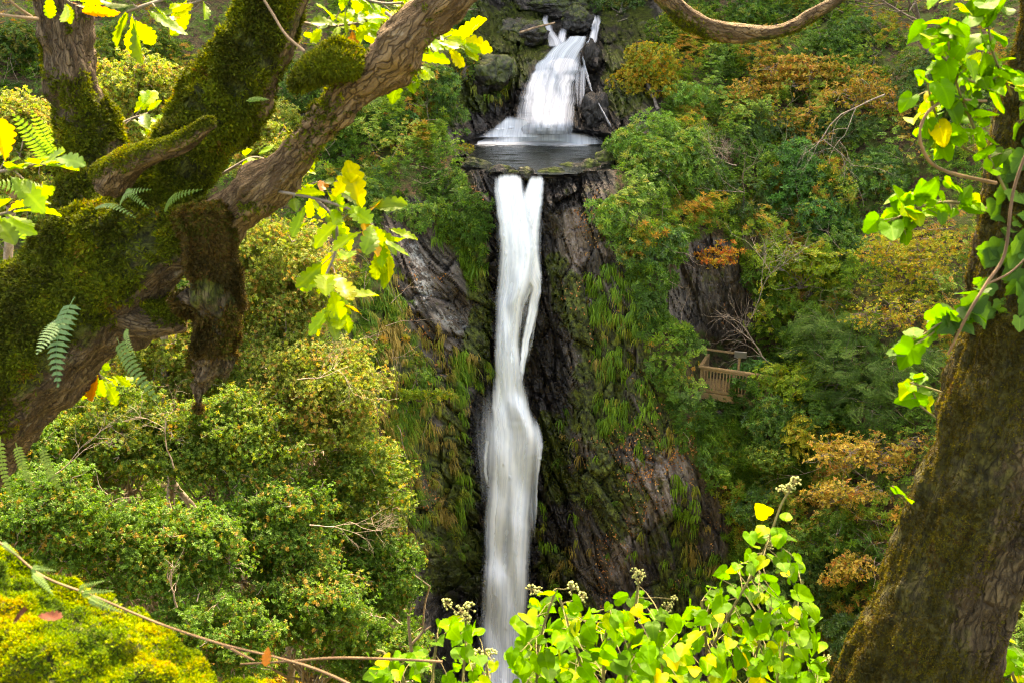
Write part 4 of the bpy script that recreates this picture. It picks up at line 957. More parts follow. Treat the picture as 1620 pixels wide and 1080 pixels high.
def fused(paths, voxel=0.008):
    """one continuous skin grown round several limbs"""
    Vs, Fs, b = [], [], 0; caps = []
    for P, r in paths:
        V, F, a0, a1 = closed_tube(P, r); n = len(V)
        V = np.concatenate([V, V[a0].mean(0, keepdims=True), V[a1].mean(0, keepdims=True)])
        Vs.append(V); Fs.append(F+b)
        for ring, ci, fl in ((a0, n, 1), (a1, n+1, 0)):
            nx = np.roll(ring, -1); t = np.stack([nx, ring, np.full(len(ring), ci)], -1) if fl else np.stack([ring, nx, np.full(len(ring), ci)], -1)
            caps.append(t+b)
        b += len(V)
    o = mesh('tmp', np.concatenate(Vs), [np.concatenate(Fs), np.concatenate(caps)])
    md = o.modifiers.new('r', 'REMESH'); md.mode = 'VOXEL'; md.voxel_size = voxel
    s = o.modifiers.new('s', 'SMOOTH'); s.iterations = 6; s.factor = .6
    dg = bpy.context.evaluated_depsgraph_get(); me = bpy.data.meshes.new_from_object(o.evaluated_get(dg))
    V = np.empty(len(me.vertices)*3, np.float32); me.vertices.foreach_get('co', V); V = V.reshape(-1, 3).astype(float)
    Nn = np.empty(len(me.vertices)*3, np.float32); me.vertices.foreach_get('normal', Nn); Nn = Nn.reshape(-1, 3).astype(float)
    L = np.empty(len(me.loops), np.int32); me.loops.foreach_get('vertex_index', L)
    tot = np.empty(len(me.polygons), np.int32); me.polygons.foreach_get('loop_total', tot); st0 = np.empty(len(me.polygons), np.int32); me.polygons.foreach_get('loop_start', st0)
    q = tot == 4; F4 = L[st0[q][:, None]+np.arange(4)]; F3 = L[st0[~q][:, None]+np.arange(3)] if (~q).any() else np.zeros((0, 3), int)
    bpy.data.objects.remove(o); bpy.data.meshes.remove(me)
    return V, Nn, F4, F3
def bark_coords(V, paths):
    C = np.concatenate([P for P, _ in paths]); Rr = np.concatenate([r for _, r in paths]); Tg = np.concatenate([norm(np.gradient(P, axis=0)) for P, _ in paths])
    tt = np.concatenate([np.concatenate([[0], np.cumsum(np.linalg.norm(np.diff(P, axis=0), axis=1))])+7*i for i, (P, _) in enumerate(paths)]); idp = np.concatenate([np.full(len(P), i) for i, (P, _) in enumerate(paths)])
    best = np.empty(len(V), int)
    for s in range(0, len(V), 8000):
        d = np.linalg.norm(V[s:s+8000, None]-C[None], axis=-1)-Rr[None]; best[s:s+8000] = d.argmin(1)
    v = V-C[best]; t = (v*Tg[best]).sum(1); rad = v-t[:, None]*Tg[best]; u = norm(rad)
    # local frame round the limb so the grain follows it
    ref = np.array([0, 1.0, 0.001]); x = norm(np.cross(Tg[best], ref)); y = np.cross(Tg[best], x)
    ca = (u*x).sum(1); sa = (u*y).sum(1)
    return np.stack([ca*Rr[best], sa*Rr[best], tt[best]+t], -1), idp[best], Rr[best]
def surf_points(V, Nn, F4, n, rng, w=None):
    a = V[F4[:, 0]]; b = V[F4[:, 1]]; c = V[F4[:, 2]]; ar = np.linalg.norm(np.cross(b-a, c-a), axis=1)
    if w is not None: ar = ar*w[F4].mean(1)
    i = rng.choice(len(F4), n, p=ar/ar.sum()); u = rng.random((n, 2))
    f = F4[i]; A_, B_, C_, D_ = V[f[:, 0]], V[f[:, 1]], V[f[:, 2]], V[f[:, 3]]
    P = (A_*(1-u[:, :1])+B_*u[:, :1])*(1-u[:, 1:])+(D_*(1-u[:, :1])+C_*u[:, :1])*u[:, 1:]
    return P, norm(Nn[f].mean(1)), i

def T_moss():
    out = []
    for k in range(6):
        a = _tr.uniform(0, 6.28); d = np.array([math.cos(a), math.sin(a), 0]); wv = np.array([-d[1], d[0], 0])*.11; l = _tr.uniform(.6, 1.1)
        p1 = d*.35*l+np.array([0, 0, .6*l]); p2 = d*.75*l+np.array([0, 0, .85*l])
        out.append(np.array([-wv*.4, p1-wv, p2, p1+wv]))
    return np.array(out)
TEMPL['moss'] = [T_moss() for _ in range(5)]
MT_MOSS = leaf_mat('moss_fibre', 0.4, 0.75, tint=(1.3, 1.2, .4), spec=0.1)

def bark_mat(name, crack=(95, 95, 13), base=((.045, .032, .02), (.16, .115, .07)), plate=((.07, .042, .02), (.21, .145, .08)), platy=0.0, moss=True, dist=.012, mossc=((.018, .022, .004), (.07, .085, .012))):
    m = N(name); bc = m.attr('bc').outputs['Vector']; pos = m.n('NewGeometry').outputs['Position']; ms = m.attr('mossy').outputs['Fac']; br = m.attr('brown').outputs['Fac']
    v = m.n('TexVoronoi', feature='DISTANCE_TO_EDGE'); 
    wv = m.n('VectorMath', operation='ADD'); wn = m.noise(bc, 14.0, 3, out=1); sc = m.n('VectorMath', operation='SCALE'); m.set(sc.inputs[0], wn); sc.inputs[3].default_value = .05
    m.set(wv.inputs[0], bc); m.set(wv.inputs[1], sc); m.set(v.inputs['Vector'], m.mapping(wv, crack)); v.inputs['Scale'].default_value = 1.0
    e = m.math('MULTIPLY', m.ramp(v.outputs[0], -.02, .10), m.ramp(m.noise(m.mapping(bc, (1, 1, .22)), 38.0, 5, .7), .36, .52)); f1 = m.noise(m.mapping(bc, (1, 1, .18)), 90.0, 5, .65); f2 = m.noise(pos, 26.0, 5, .6)
    b1 = m.mix(m.ramp(f1, .3, .7), base[0], base[1]); b2 = m.mix(m.ramp(f1, .3, .7), plate[0], plate[1])
    c = m.mix(br, b1, b2); c = m.mix(e, m.mix(1.0, c, (.5, .45, .4), 'MULTIPLY'), c)
    c = m.mix(m.ramp(f2, .62, .74), c, m.mix(.5, c, (.30, .28, .22)))
    mm_ = m.ramp(m.math('ADD', ms, m.math('MULTIPLY', m.math('SUBTRACT', f2, .5), 1.1)), .35, .62)
    c = m.mix(mm_, c, m.mix(m.ramp(m.noise(pos, 60.0, 4), .35, .65), mossc[0], mossc[1]))
    h = m.math('ADD', m.math('MULTIPLY', e, .9), m.math('ADD', m.math('MULTIPLY', f1, .8), m.math('MULTIPLY', f2, .3)))
    bp = m.n('Bump', i_Height=h, i_Strength=.9, i_Distance=dist)
    p = m.n('BsdfPrincipled', i_Base_Color=c, i_Roughness=.88, i_Normal=bp); p.inputs['Specular IOR Level'].default_value = .25
    m.set(m.out.inputs[0], p); return m.m
MT_BARK = bark_mat('oak_bark')

# ---- left oak
OP = [
 [(-420, 900, 2.25, 200), (-200, 740, 2.3, 175), (-60, 622, 2.32, 126), (70, 522, 2.32, 108), (150, 462, 2.32, 88), (235, 408, 2.3, 62), (310, 380, 2.26, 50), (350, 358, 2.24, 42)],
 [(345, 362, 2.24, 44), (390, 322, 2.22, 37), (432, 280, 2.2, 32), (487, 218, 2.18, 31), (550, 150, 2.15, 34), (612, 85, 2.12, 34), (680, 18, 2.1, 33), (760, -60, 2.08, 34), (860, -170, 2.05, 34), (1020, -380, 2.0, 32), (1150, -700, 1.95, 28)],
 [(140, 410, 2.42, 66), (148, 320, 2.46, 58), (142, 240, 2.5, 45), (124, 150, 2.52, 40), (106, 60, 2.54, 42), (92, -60, 2.56, 46), (80, -200, 2.6, 46), (60, -450, 2.7, 42), (20, -800, 2.8, 36)],
 [(170, 430, 2.36, 84), (228, 340, 2.38, 66), (300, 240, 2.4, 58), (368, 140, 2.42, 58), (418, 50, 2.44, 52), (452, -60, 2.46, 50), (490, -200, 2.5, 50), (540, -450, 2.6, 46), (600, -800, 2.7, 40)],
 [(75, 445, 2.34, 54), (130, 385, 2.3, 46), (210, 360, 2.28, 36), (300, 352, 2.26, 24)],
]
paths = [spline(p, 64) for p in OP]
B0 = W(-420, 900, 2.25)
oak = empty('oak_tree', B0, 'big mossy oak with three limbs and hanging rotten stub, close up on the left', 'tree')
def make_limbs(paths, root, name, voxel, mossfn, brownfn, amp, mat, mossn, mosspal, mlen, seed, mossname='moss', lump=.012, furrow=(46, 46, 7)):
    V, Nn, F4, F3 = fused(paths, voxel); bc, ip, rr = bark_coords(V, paths)
    ms = mossfn(V, Nn, bc, ip); br = brownfn(V, Nn, bc, ip)
    fb = np.abs(fbm(bc*np.array(furrow), 3, 400+seed)); big = fbm(V*9, 3, 410+seed); med = fbm(V*34, 3, 420+seed)
    V = V + Nn*((amp*(fb-.35)*(1-.6*ms)) + lump*big + .35*lump*med*(.5+ms))[:, None]
    child(name, V, [F4, F3], mat, root, attrs=dict(bc=bc, mossy=ms, brown=br))
    rng = np.random.default_rng(seed)
    if mossn:
        mp = ms*sstep(-.45, .5, fbm(V*12, 3, 430+seed)+ms-.4)
        P, Q, i = surf_points(V, Nn, F4, mossn, rng, mp+1e-6)
        hue = np.clip(.5+.5*fbm(P*14, 3, 440+seed)+rng.normal(size=len(P))*.12, 0, .999)
        Vm, Fm, Cm = scatter('moss', P-Q*.001, Q+rng.normal(size=P.shape)*.35+np.array([0, 0, .25]), mlen*rng.uniform(.5, 1.3, len(P)), palette(mosspal, len(P), u=hue), jit=.22, rng=rng)
        child(mossname, Vm, Fm, MT_MOSS, root, attrs=dict(col=Cm), smooth=False)
    return V, Nn, F4
def oak_moss(V, Nn, bc, ip):
    up_ = Nn[:, 2]
    m_ = np.select([ip == 0, ip == 1, ip == 2, ip == 3], [.75+.3*up_, 0*up_+.02, .12+.5*sstep(.6, 0, bc[:, 2]-14), .95+0*up_], .95)
    m_ = m_ - .6*(ip == 3)*sstep(.6, .95, Nn[:, 0])            # the right flank of the mossy limb is bare
    m_ = m_ - .55*(ip == 0)*sstep(-.1, -.7, up_)
    return np.clip(m_+.35*fbm(V*7, 3, 451), 0, 1)
def oak_brown(V, Nn, bc, ip): return np.clip((ip == 1)*1.0 + .35*(ip == 3)*sstep(.2, .8, Nn[:, 0]), 0, 1)
MOSSP = [(G(.035, .04, .008), 3), (G(.055, .07, .010), 4), (G(.085, .11, .012), 4), (G(.14, .15, .014), 2), (G(.12, .075, .02), 1)]
make_limbs(paths, oak, 'trunk', .0075, oak_moss, oak_brown, .014, MT_BARK, 130000, MOSSP, .0135, 1, lump=.019)
sb = [spline([(175, 285, 2.28, 30), (200, 262, 2.22, 25), (230, 246, 2.18, 19), (270, 234, 2.15, 15), (308, 214, 2.13, 14), (328, 199, 2.12, 13), (342, 196, 2.12, 8)], 40)]
make_limbs(sb, oak, 'side_branch', .005, lambda V, Nn, bc, ip: np.clip(.35+.55*Nn[:, 2]+.3*fbm(V*9, 3, 463), 0, 1), lambda V, Nn, bc, ip: 0*V[:, 0]+.6, .006, MT_BARK, 7000, MOSSP, .007, 9, lump=.005)
# rotten stub hanging below the fork, broken side stub, moss knob
st1 = [spline([(325, 340, 2.2, 42), (332, 400, 2.19, 36), (340, 460, 2.18, 33), (347, 515, 2.18, 34), (336, 560, 2.18, 27), (324, 600, 2.18, 15), (316, 628, 2.18, 8), (312, 645, 2.18, 4)], 40),
       spline([(350, 500, 2.17, 30), (372, 520, 2.17, 16), (380, 524, 2.17, 7)], 12), spline([(360, 560, 2.19, 22), (356, 590, 2.19, 10), (352, 605, 2.19, 4)], 12), spline([(308, 470, 2.2, 20), (292, 478, 2.2, 14), (285, 470, 2.2, 6)], 12)]
make_limbs(st1, oak, 'rotten_stub', .006, lambda V, Nn, bc, ip: np.clip(.35+.4*fbm(V*9, 3, 461), 0, 1), lambda V, Nn, bc, ip: 0*V[:, 0], .03, MT_BARK, 34000,
           [(G(.04, .03, .014), 3), (G(.07, .045, .02), 3), (G(.05, .055, .012), 2), (G(.10, .06, .025), 1.5)], .014, 2, lump=.022, furrow=(60, 60, 6))
st2 = [spline([(150, 470, 2.34, 50), (195, 490, 2.3, 42), (235, 507, 2.28, 32), (270, 508, 2.27, 22), (288, 505, 2.27, 17)], 30), spline([(205, 500, 2.3, 34), (218, 530, 2.3, 26), (222, 550, 2.3, 12)], 14)]
make_limbs(st2, oak, 'broken_branch', .006, lambda V, Nn, bc, ip: np.clip(.35+.4*fbm(V*9, 3, 462)+.3*Nn[:, 2], 0, 1), lambda V, Nn, bc, ip: sstep(.2, .28, bc[:, 2])*(bc[:, 2] < 5), .010, MT_BARK, 9000, MOSSP, .012, 3)
st3 = [spline([(565, 100, 2.1, 24), (530, 98, 2.09, 28), (500, 108, 2.09, 24), (478, 125, 2.1, 14), (466, 138, 2.1, 8)], 24)]
make_limbs(st3, oak, 'moss_knob', .006, lambda V, Nn, bc, ip: np.full(len(V), .95), lambda V, Nn, bc, ip: 0*V[:, 0], .004, MT_BARK, 14000, MOSSP, .014, 4, lump=.014)

# ---- right trunk with ivy
RP = [[(1345, 1420, 1.9, 170), (1400, 1240, 1.93, 138), (1452, 1080, 1.96, 112), (1516, 900, 2.0, 100), (1578, 720, 2.04, 98), (1625, 560, 2.08, 98), (1650, 400, 2.12, 98), (1668, 260, 2.15, 96), (1704, 100, 2.2, 92), (1735, -40, 2.25, 90), (1770, -220, 2.3, 90), (1820, -500, 2.4, 90), (1860, -900, 2.5, 84)]]
rp = [spline(p, 60) for p in RP]
rtree = empty('ivy_clad_tree', W(1330, 1420, 1.9), 'leaning dark trunk with furrowed mossy bark and ivy, close up on the right', 'tree')
MT_BARK2 = bark_mat('furrowed_bark', crack=(60, 60, 10), base=((.035, .024, .012), (.125, .09, .045)), dist=.03, mossc=((.022, .02, .005), (.07, .064, .013)))
RV, RN, RF = make_limbs(rp, rtree, 'trunk', .0075, lambda V, Nn, bc, ip: np.clip(.36+.3*fbm(V*7, 3, 471)+.35*sstep(.2, -.8, Nn[:, 0]), 0, 1), lambda V, Nn, bc, ip: 0*V[:, 0], .042, MT_BARK2, 90000,
           [(G(.042, .033, .009), 3), (G(.068, .055, .012), 3), (G(.10, .088, .014), 2), (G(.055, .034, .013), 2)], .0065, 5, furrow=(23, 23, 3))
# ---- curved branch at the top, from a tree outside the frame
cb = [spline([(860, -330, 3.1, 8), (960, -170, 3.05, 13), (1000, -80, 3.0, 15), (1040, -18, 3.0, 16), (1072, 18, 3.0, 17), (1115, 42, 3.0, 14), (1170, 53, 3.0, 13), (1235, 48, 3.0, 12), (1285, 24, 3.0, 12), (1330, -4, 3.0, 11), (1400, -50, 3.0, 11), (1560, -160, 3.0, 13), (1800, -330, 2.9, 18)], 80)]
cbr = empty('curved_branch', cb[0][0][0], 'bare curved branch sagging into the top edge of the view right of the upper fall', 'branch')
make_limbs(cb, cbr, 'limb', .005, lambda V, Nn, bc, ip: np.clip(.2-.5*Nn[:, 2]+.3*fbm(V*8, 3, 481), 0, .8), lambda V, Nn, bc, ip: np.ones(len(V)), .006, MT_BARK, 2500, MOSSP, .008, 6, lump=.006)

# ---- moss covered log at the lower left
lp = [spline([(-420, 940, 1.2, 205), (-200, 1030, 1.19, 205), (-60, 1095, 1.18, 198), (60, 1145, 1.16, 192), (180, 1200, 1.14, 184), (300, 1275, 1.12, 182), (420, 1360, 1.1, 180), (560, 1500, 1.08, 170)], 50)]
log = empty('mossy_log', lp[0][0][-1], 'thick fallen limb under glowing yellow green moss in the lower left corner', 'log')
LV, LN, LF = make_limbs(lp, log, 'trunk', .006, lambda V, Nn, bc, ip: np.clip(.9+.2*fbm(V*7, 3, 491), 0, 1), lambda V, Nn, bc, ip: 0*V[:, 0], .002, MT_BARK, 260000,
           [(G(.035, .075, .008), 3.5), (G(.10, .17, .01), 4), (G(.20, .25, .012), 3), (G(.28, .26, .014), 3), (G(.28, .16, .02), 1.2)], .0062, 7, lump=.036)

# ================================================================= DETAILED LEAVES
MT_OAKLEAF = leaf_mat('oak_leaf', .55, .42, tint=(1.7, 1.5, .2), spec=.22, veins=True)
MT_IVY = leaf_mat('ivy_leaf', .5, .55, tint=(1.4, 1.55, .15), spec=.1, veins=True)
def L_oak(seed):
    r_ = np.random.default_rng(seed); n = 45; t = np.linspace(0, 1, n); ph = r_.uniform(-.3, .3)
    lob = np.abs(np.sin(np.pi*(5.5*t)+ph))**.55; w_ = .25*np.sin(np.pi*np.clip(t, 0, 1)**.95)**.6*(.5+.75*t)*(.58+.5*lob); w_[:4] = [.012, .012, .015, .03]; w_[-1] = .02
    u = np.array([-1, -.5, 0, .5, 1.0]); V, UV = [], []; bend = r_.uniform(-.25, .3); fold = r_.uniform(.1, .5); tw = r_.uniform(-.5, .5)
    for i in range(n):
        for k in u:
            x = k*w_[i]; z = abs(x)*fold - bend*t[i]**2 + .015*math.sin(9*t[i]+3*k+seed); a = tw*t[i]
            V.append((t[i], x*math.cos(a)-z*math.sin(a)*0, z+x*math.sin(a))); UV.append((x, t[i], 0))
    return np.array(V), grid_faces(n, 5)[:, ::-1], np.array(UV)
def L_polar(outline, seed, cup=.2):
    r_ = np.random.default_rng(seed); th = np.linspace(-math.pi, math.pi, 37)[:-1]
    rr = np.interp(th, *outline, period=2*math.pi)*(1+.03*r_.normal(size=36)); V = [(0.0, 0.0, 0.0)]; UV = [(0, 0, 0)]; fold = r_.uniform(-.1, cup*2.2); bend = r_.uniform(-.15, .5)
    for s in (.35, .7, 1.0):
        for a, r in zip(th, rr):
            x = math.cos(a)*r*s; y = math.sin(a)*r*s; V.append((x, y, fold*abs(y)-bend*max(x, 0)**2+.04*s*math.sin(3*a+seed))); UV.append((y*.7, x, 0))
    F3 = np.array([(0, 1+i, 1+(i+1) % 36) for i in range(36)]); F4 = np.array([(1+k*36+i, 1+(k+1)*36+i, 1+(k+1)*36+(i+1) % 36, 1+k*36+(i+1) % 36) for k in range(2) for i in range(36)])
    return np.array(V), F4, np.array(UV), F3
dg_ = np.radians
IVY5 = (dg_([-180, -150, -118, -85, -60, -40, -20, 0, 20, 40, 60, 85, 118, 150, 180]), np.array([.16, .46, .62, .52, .74, .66, .78, 1.0, .78, .66, .74, .52, .62, .46, .16]))
IVYH = (dg_([-180, -160, -130, -95, -60, -30, -12, 0, 12, 30, 60, 95, 130, 160, 180]), np.array([.18, .46, .58, .60, .62, .72, .88, 1.0, .88, .72, .62, .60, .58, .46, .18]))
LT = dict(oak=[L_oak(s)+(np.zeros((0, 3), int),) for s in range(8)], ivy=[L_polar(IVY5, s) for s in range(6)], ivyh=[L_polar(IVYH, s+10) for s in range(6)])
def put_leaves(kind, P, X, Nn, size, col, rng):
    """detailed leaves: base at P, pointing along X, upper side towards Nn"""
    X = norm(X); Y = norm(np.cross(Nn, X)); Z = np.cross(X, Y); B = np.stack([X, Y, Z], 1)
    Vs, F4s, F3s, Cs, Us, b = [], [], [], [], [], 0; which = rng.integers(0, len(LT[kind]), len(P))
    for k, (T, F4, UV, F3) in enumerate(LT[kind]):
        i = np.nonzero(which == k)[0]
        if not len(i): continue
        v = np.einsum('kc,ncd->nkd', T, B[i])*size[i][:, None, None]+P[i][:, None]; n = len(T); off = b+np.arange(len(i))[:, None, None]*n
        Vs.append(v.reshape(-1, 3)); F4s.append((F4[None]+off).reshape(-1, 4))
        if len(F3): F3s.append((F3[None]+off).reshape(-1, 3))
        Cs.append(np.repeat(col[i], n, 0)); Us.append(np.tile(UV, (len(i), 1))); b += n*len(i)
    Fs = [np.concatenate(F4s)]+([np.concatenate(F3s)] if F3s else [])
    return np.concatenate(Vs), Fs, np.concatenate(Cs), np.concatenate(Us)
OAKP = [(G(.12, .24, .015), 5), (G(.19, .30, .015), 4), (G(.30, .33, .02), 2), (G(.08, .15, .02), 2), (G(.34, .20, .03), .6), (G(.30, .12, .03), .3)]
def oak_spray(label, twig, n, size=.085, pal=OAKP, seed=1, spread=24, group='oak leaf sprays hanging from the mossy oak', side=1, wr=3):
    """a leafy twig: path of (px,py,Y,r) and n leaves bunched along its outer part"""
    rng = np.random.default_rng(seed); P, r = spline([(*t, wr*(1-.12*i)) for i, t in enumerate(twig)], 40)
    root = empty('oak_twig', P[0], label, 'leafy twig', group)
    lines = [(P, r)]; i = np.clip((rng.beta(2.2, 1.1, n)*39).astype(int), 6, 39); c = P[i]; s = float(mpp(*twig[-1]))
    tg = norm(np.gradient(P, axis=0))[i]; d = norm(tg*.8+rng.normal(size=(n, 3))*np.array([.8, .8, .6])+np.array([0, 0, -.15]))
    st_ = c+d*spread*s*rng.uniform(.15, 1.1, (n, 1))
    for a, b_ in list(zip(c, st_))[::2]: lines.append((wiggle(a, b_, 4, .1, rng=rng), np.full(4, .0011)))
    Nn = norm(np.array([0, -.35, 1.0])+rng.normal(size=(n, 3))*.55)
    V, Fs, C, U = put_leaves('oak', st_, d+rng.normal(size=(n, 3))*.25+np.array([0, 0, -.12]), Nn, size*rng.uniform(.6, 1.25, n), palette(pal, n, rng)*rng.uniform(.85, 1.15, (n, 1)), rng)
    child('foliage', V, Fs, MT_OAKLEAF, root, attrs=dict(col=C, luv=U)); Vt, Ft = tubes(lines, 5); child('stem', Vt, Ft, MT_TWIG, root)
oak_spray('big sunlit spray of oak leaves hanging below the brown limb', [(390, 300, 2.3), (450, 305, 2.15), (520, 320, 2.05), (580, 345, 2.0), (600, 380, 2.0)], 30, 0.082, seed=1, spread=34)
oak_spray('lower hanging spray of glowing oak leaves ending in a browned tip', [(500, 315, 2.1), (530, 350, 2.06), (530, 400, 2.03), (515, 445, 2.0), (540, 480, 2.0)], 24, 0.077, seed=2, spread=34)
oak_spray('small oak spray tucked behind the brown limb above the hanging one', [(430, 330, 2.35), (470, 305, 2.3), (500, 290, 2.3), (530, 290, 2.28)], 12, 0.069, seed=3, spread=26)
oak_spray('yellow oak leaves right of the brown limb near the top', [(610, 20, 2.4), (650, 50, 2.35), (690, 60, 2.3), (715, 65, 2.28)], 24, 0.073, seed=4, spread=34)
oak_spray('yellow oak leaves just under the brown limb', [(600, 60, 2.4), (625, 90, 2.36), (650, 105, 2.3)], 14, 0.069, seed=5, spread=26)
oak_spray('dense yellow oak leaves above the moss knob', [(450, 30, 2.6), (500, 40, 2.6), (545, 40, 2.58), (580, 35, 2.55)], 34, 0.073, seed=6, spread=44)
oak_spray('yellow oak leaves at the top edge left of the brown limb', [(520, -40, 2.6), (550, -10, 2.58), (600, 5, 2.55), (640, 5, 2.5)], 26, 0.073, seed=7, spread=44)
oak_spray('oak leaves at the top edge between the mossy limbs', [(330, -30, 2.3), (280, -8, 2.25), (225, 10, 2.2), (200, 20, 2.2)], 12, 0.077, seed=8, spread=30)
oak_spray('small oak leaves at the top edge near the mossy limb', [(350, -20, 2.5), (320, 0, 2.5), (290, 10, 2.5)], 10, 0.060, seed=18, spread=30)
oak_spray('oak leaves in the gap between the two mossy limbs', [(150, 240, 2.7), (180, 205, 2.7), (205, 190, 2.68), (235, 180, 2.66)], 14, 0.077, seed=9, spread=34)
oak_spray('oak leaves right of the mossy limb', [(330, 290, 2.6), (370, 265, 2.6), (400, 250, 2.58), (430, 255, 2.55)], 18, 0.069, seed=10, spread=36)
oak_spray('blurred pale oak leaves at the left edge', [(-60, 300, 1.7), (-10, 275, 1.65), (40, 265, 1.6), (70, 255, 1.6)], 12, 0.065, seed=11, spread=34, pal=[(G(.07, .15, .04), 3), (G(.11, .2, .05), 3), (G(.3, .2, .05), .5)])
oak_spray('low oak leaves at the left edge beside the moss', [(-60, 360, 1.8), (-20, 345, 1.78), (20, 335, 1.75)], 10, 0.065, seed=12, spread=34)
oak_spray('oak leaves dangling under the left limb', [(130, 560, 2.4), (150, 580, 2.4), (160, 600, 2.4)], 9, 0.065, seed=13, spread=26)
oak_spray('oak leaves at the top left corner', [(60, -40, 2.4), (90, -10, 2.3), (110, 5, 2.3)], 7, 0.069, seed=14, spread=24)

# thin bare twigs near the camera
def twig(label, pts, group='bare twigs around the mossy oak', name='bare_twig', col=(1.6, 1.35, 1.05), sides=6, extra=()):
    P, r = spline(pts, 50); root = empty(name, P[0], label, 'twig', group)
    V, F = tubes([(P, r)]+[spline(e, 24) for e in extra], sides); o = child('stem', V, F, MT_TWIG, root); o.color = (*col, 1)
    return root
twig('long dry stem running down along the glowing moss', [(-40, 830, 1.3, 1.8), (20, 873, 1.28, 1.8), (70, 912, 1.26, 1.9), (150, 943, 1.24, 1.8), (250, 985, 1.22, 1.8), (350, 1018, 1.2, 1.8), (440, 1040, 1.2, 1.7), (500, 1058, 1.2, 2.2), (560, 1085, 1.2, 2), (620, 1120, 1.2, 2)],
     group=None, col=(1.2, .85, .55), extra=[[(350, 1018, 1.2, 2), (385, 1036, 1.2, 2), (402, 1044, 1.2, 1.6)]])
twig('straight brown stem crossing to the ivy at the bottom', [(380, 1050, 1.5, 1.6), (450, 1046, 1.5, 1.8), (530, 1040, 1.5, 2), (620, 1042, 1.5, 2), (700, 1046, 1.5, 2)], group=None, col=(1.1, .8, .5))
twig('thin bare twig crossing the top of the mossy limb', [(405, -20, 2.2, 1.6), (430, 20, 2.18, 2), (452, 55, 2.15, 2), (482, 82, 2.12, 2.5)])
twig('forked bare twig in the top left corner', [(-30, 18, 2.3, 2), (20, 26, 2.3, 2.4), (60, 30, 2.35, 3)], extra=[[(-10, -30, 2.3, 1.6), (20, 5, 2.3, 2), (50, 27, 2.35, 2.6)]])
twig('arched ivy stem left of the leaning trunk', [(1560, 160, 1.95, 2.4), (1500, 160, 1.9, 2.4), (1468, 178, 1.88, 2.5), (1455, 215, 1.88, 2.6), (1470, 255, 1.9, 2.8), (1505, 274, 1.95, 3), (1575, 290, 2.03, 3.4)], group=None, name='woody_vine', col=(1.3, .95, .6))
twig('short bare twigs sticking up behind the left ivy sprigs', [(652, 1040, 2.1, 3), (648, 1005, 2.1, 2.4), (646, 975, 2.1, 2)], group=None, col=(1, .8, .65), extra=[[(650, 1020, 2.1, 2.4), (668, 1000, 2.1, 2), (672, 985, 2.1, 1.4)], [(668, 1000, 2.1, 1.8), (682, 990, 2.1, 1.2)]])

# ferns
MT_FERN = leaf_mat('fern_frond', .4, .5, tint=(1.2, 1.3, .5), spec=.25)
def frond(p0, p1, w_, Nn, n=15, sag=.12):
    """one pinnate frond from p0 to p1, leaflets of length w_"""
    p0 = np.asarray(p0, float); p1 = np.asarray(p1, float); L = np.linalg.norm(p1-p0); X = norm(p1-p0); Y = norm(np.cross(Nn, X)); Z = np.cross(X, Y); V, F = [], []
    for i in range(n):
        t = .12+.86*i/(n-1); c = p0+X*L*t+Z*L*sag*math.sin(math.pi*t); l = w_*math.sin(math.pi*min(1, t*.78+.22))**.7; h = L/n*.34
        for s in (-1, 1):
            a = c; b_ = c+(Y*s*.55+X*.10)*l; e = c+(Y*s+X*.28)*l-Z*l*.15
            k = len(V); V += [a-X*h*.8, b_-X*h, e, b_+X*h, a+X*h*.8]; F += [(k, k+1, k+3, k+4), (k+1, k+2, k+3, k+3)]
    V = np.array(V); F4 = np.array([f for f in F if f[2] != f[3]]); F3 = np.array([f[:3] for f in F if f[2] == f[3]])
    stem = tubes([(np.array([p0+X*L*t+Z*L*sag*math.sin(math.pi*t) for t in np.linspace(0, 1, 8)]), np.linspace(.0012, .0005, 8))], 4)
    b = len(V); return np.concatenate([V, stem[0]]), [np.concatenate([F4, stem[1]+b]), F3]
def fern(label, fronds, col, group='small ferns growing on the mossy oak', cat='fern'):
    a = fronds[0][0]; root = empty('fern', W(*a), label, cat, group); rng = np.random.default_rng(int(a[0]*3+a[1]))
    for q in fronds:
        p0, p1, wpx = q[:3]; V, Fs = frond(W(*p0), W(*p1), wpx*float(mpp(*p0)), norm(np.array([rng.normal()*.3, -.8, .6])))
        C = np.tile(np.array(col), (len(V), 1))*rng.uniform(.85, 1.15); child('frond', V, Fs, MT_FERN, root, attrs=dict(col=C), smooth=False)
fern('pale blue green fern hanging in front of the left limb', [((118, 470, 2.12), (92, 612, 2.0), 26), ((112, 500, 2.12), (58, 560, 2.0), 16)], (.09, .19, .075))
fern('thin fern drooping below the broken stub', [((185, 535, 2.1), (252, 636, 2.0), 14), ((200, 520, 2.1), (215, 565, 2.0), 6)], (.11, .2, .05))
fern('lit fern strips under the limb at the left edge', [((65, 705, 2.0), (100, 782, 1.95), 9), ((25, 700, 2.0), (52, 775, 1.95), 9), ((0, 690, 2.0), (20, 790, 1.95), 8)], (.2, .3, .05))
fern('little ferns in the fork above the limb', [((150, 330, 2.2), (215, 345, 2.1), 8), ((190, 325, 2.2), (240, 300, 2.1), 9), ((260, 335, 2.2), (320, 300, 2.1), 9), ((200, 300, 2.2), (235, 330, 2.1), 7)], (.10, .2, .04))
fern('bright ferns behind the upright limb at the left', [((90, 260, 2.6), (20, 180, 2.5), 18), ((95, 250, 2.6), (50, 175, 2.5), 16), ((90, 320, 2.6), (-10, 290, 2.5), 20), ((60, 380, 2.5), (-20, 330, 2.4), 20)], (.13, .25, .04))
fern('small fern by the side branch of the mossy limb', [((150, 265, 2.3), (178, 292, 2.25), 7), ((390, 160, 2.2), (425, 158, 2.2), 5)], (.14, .26, .05))
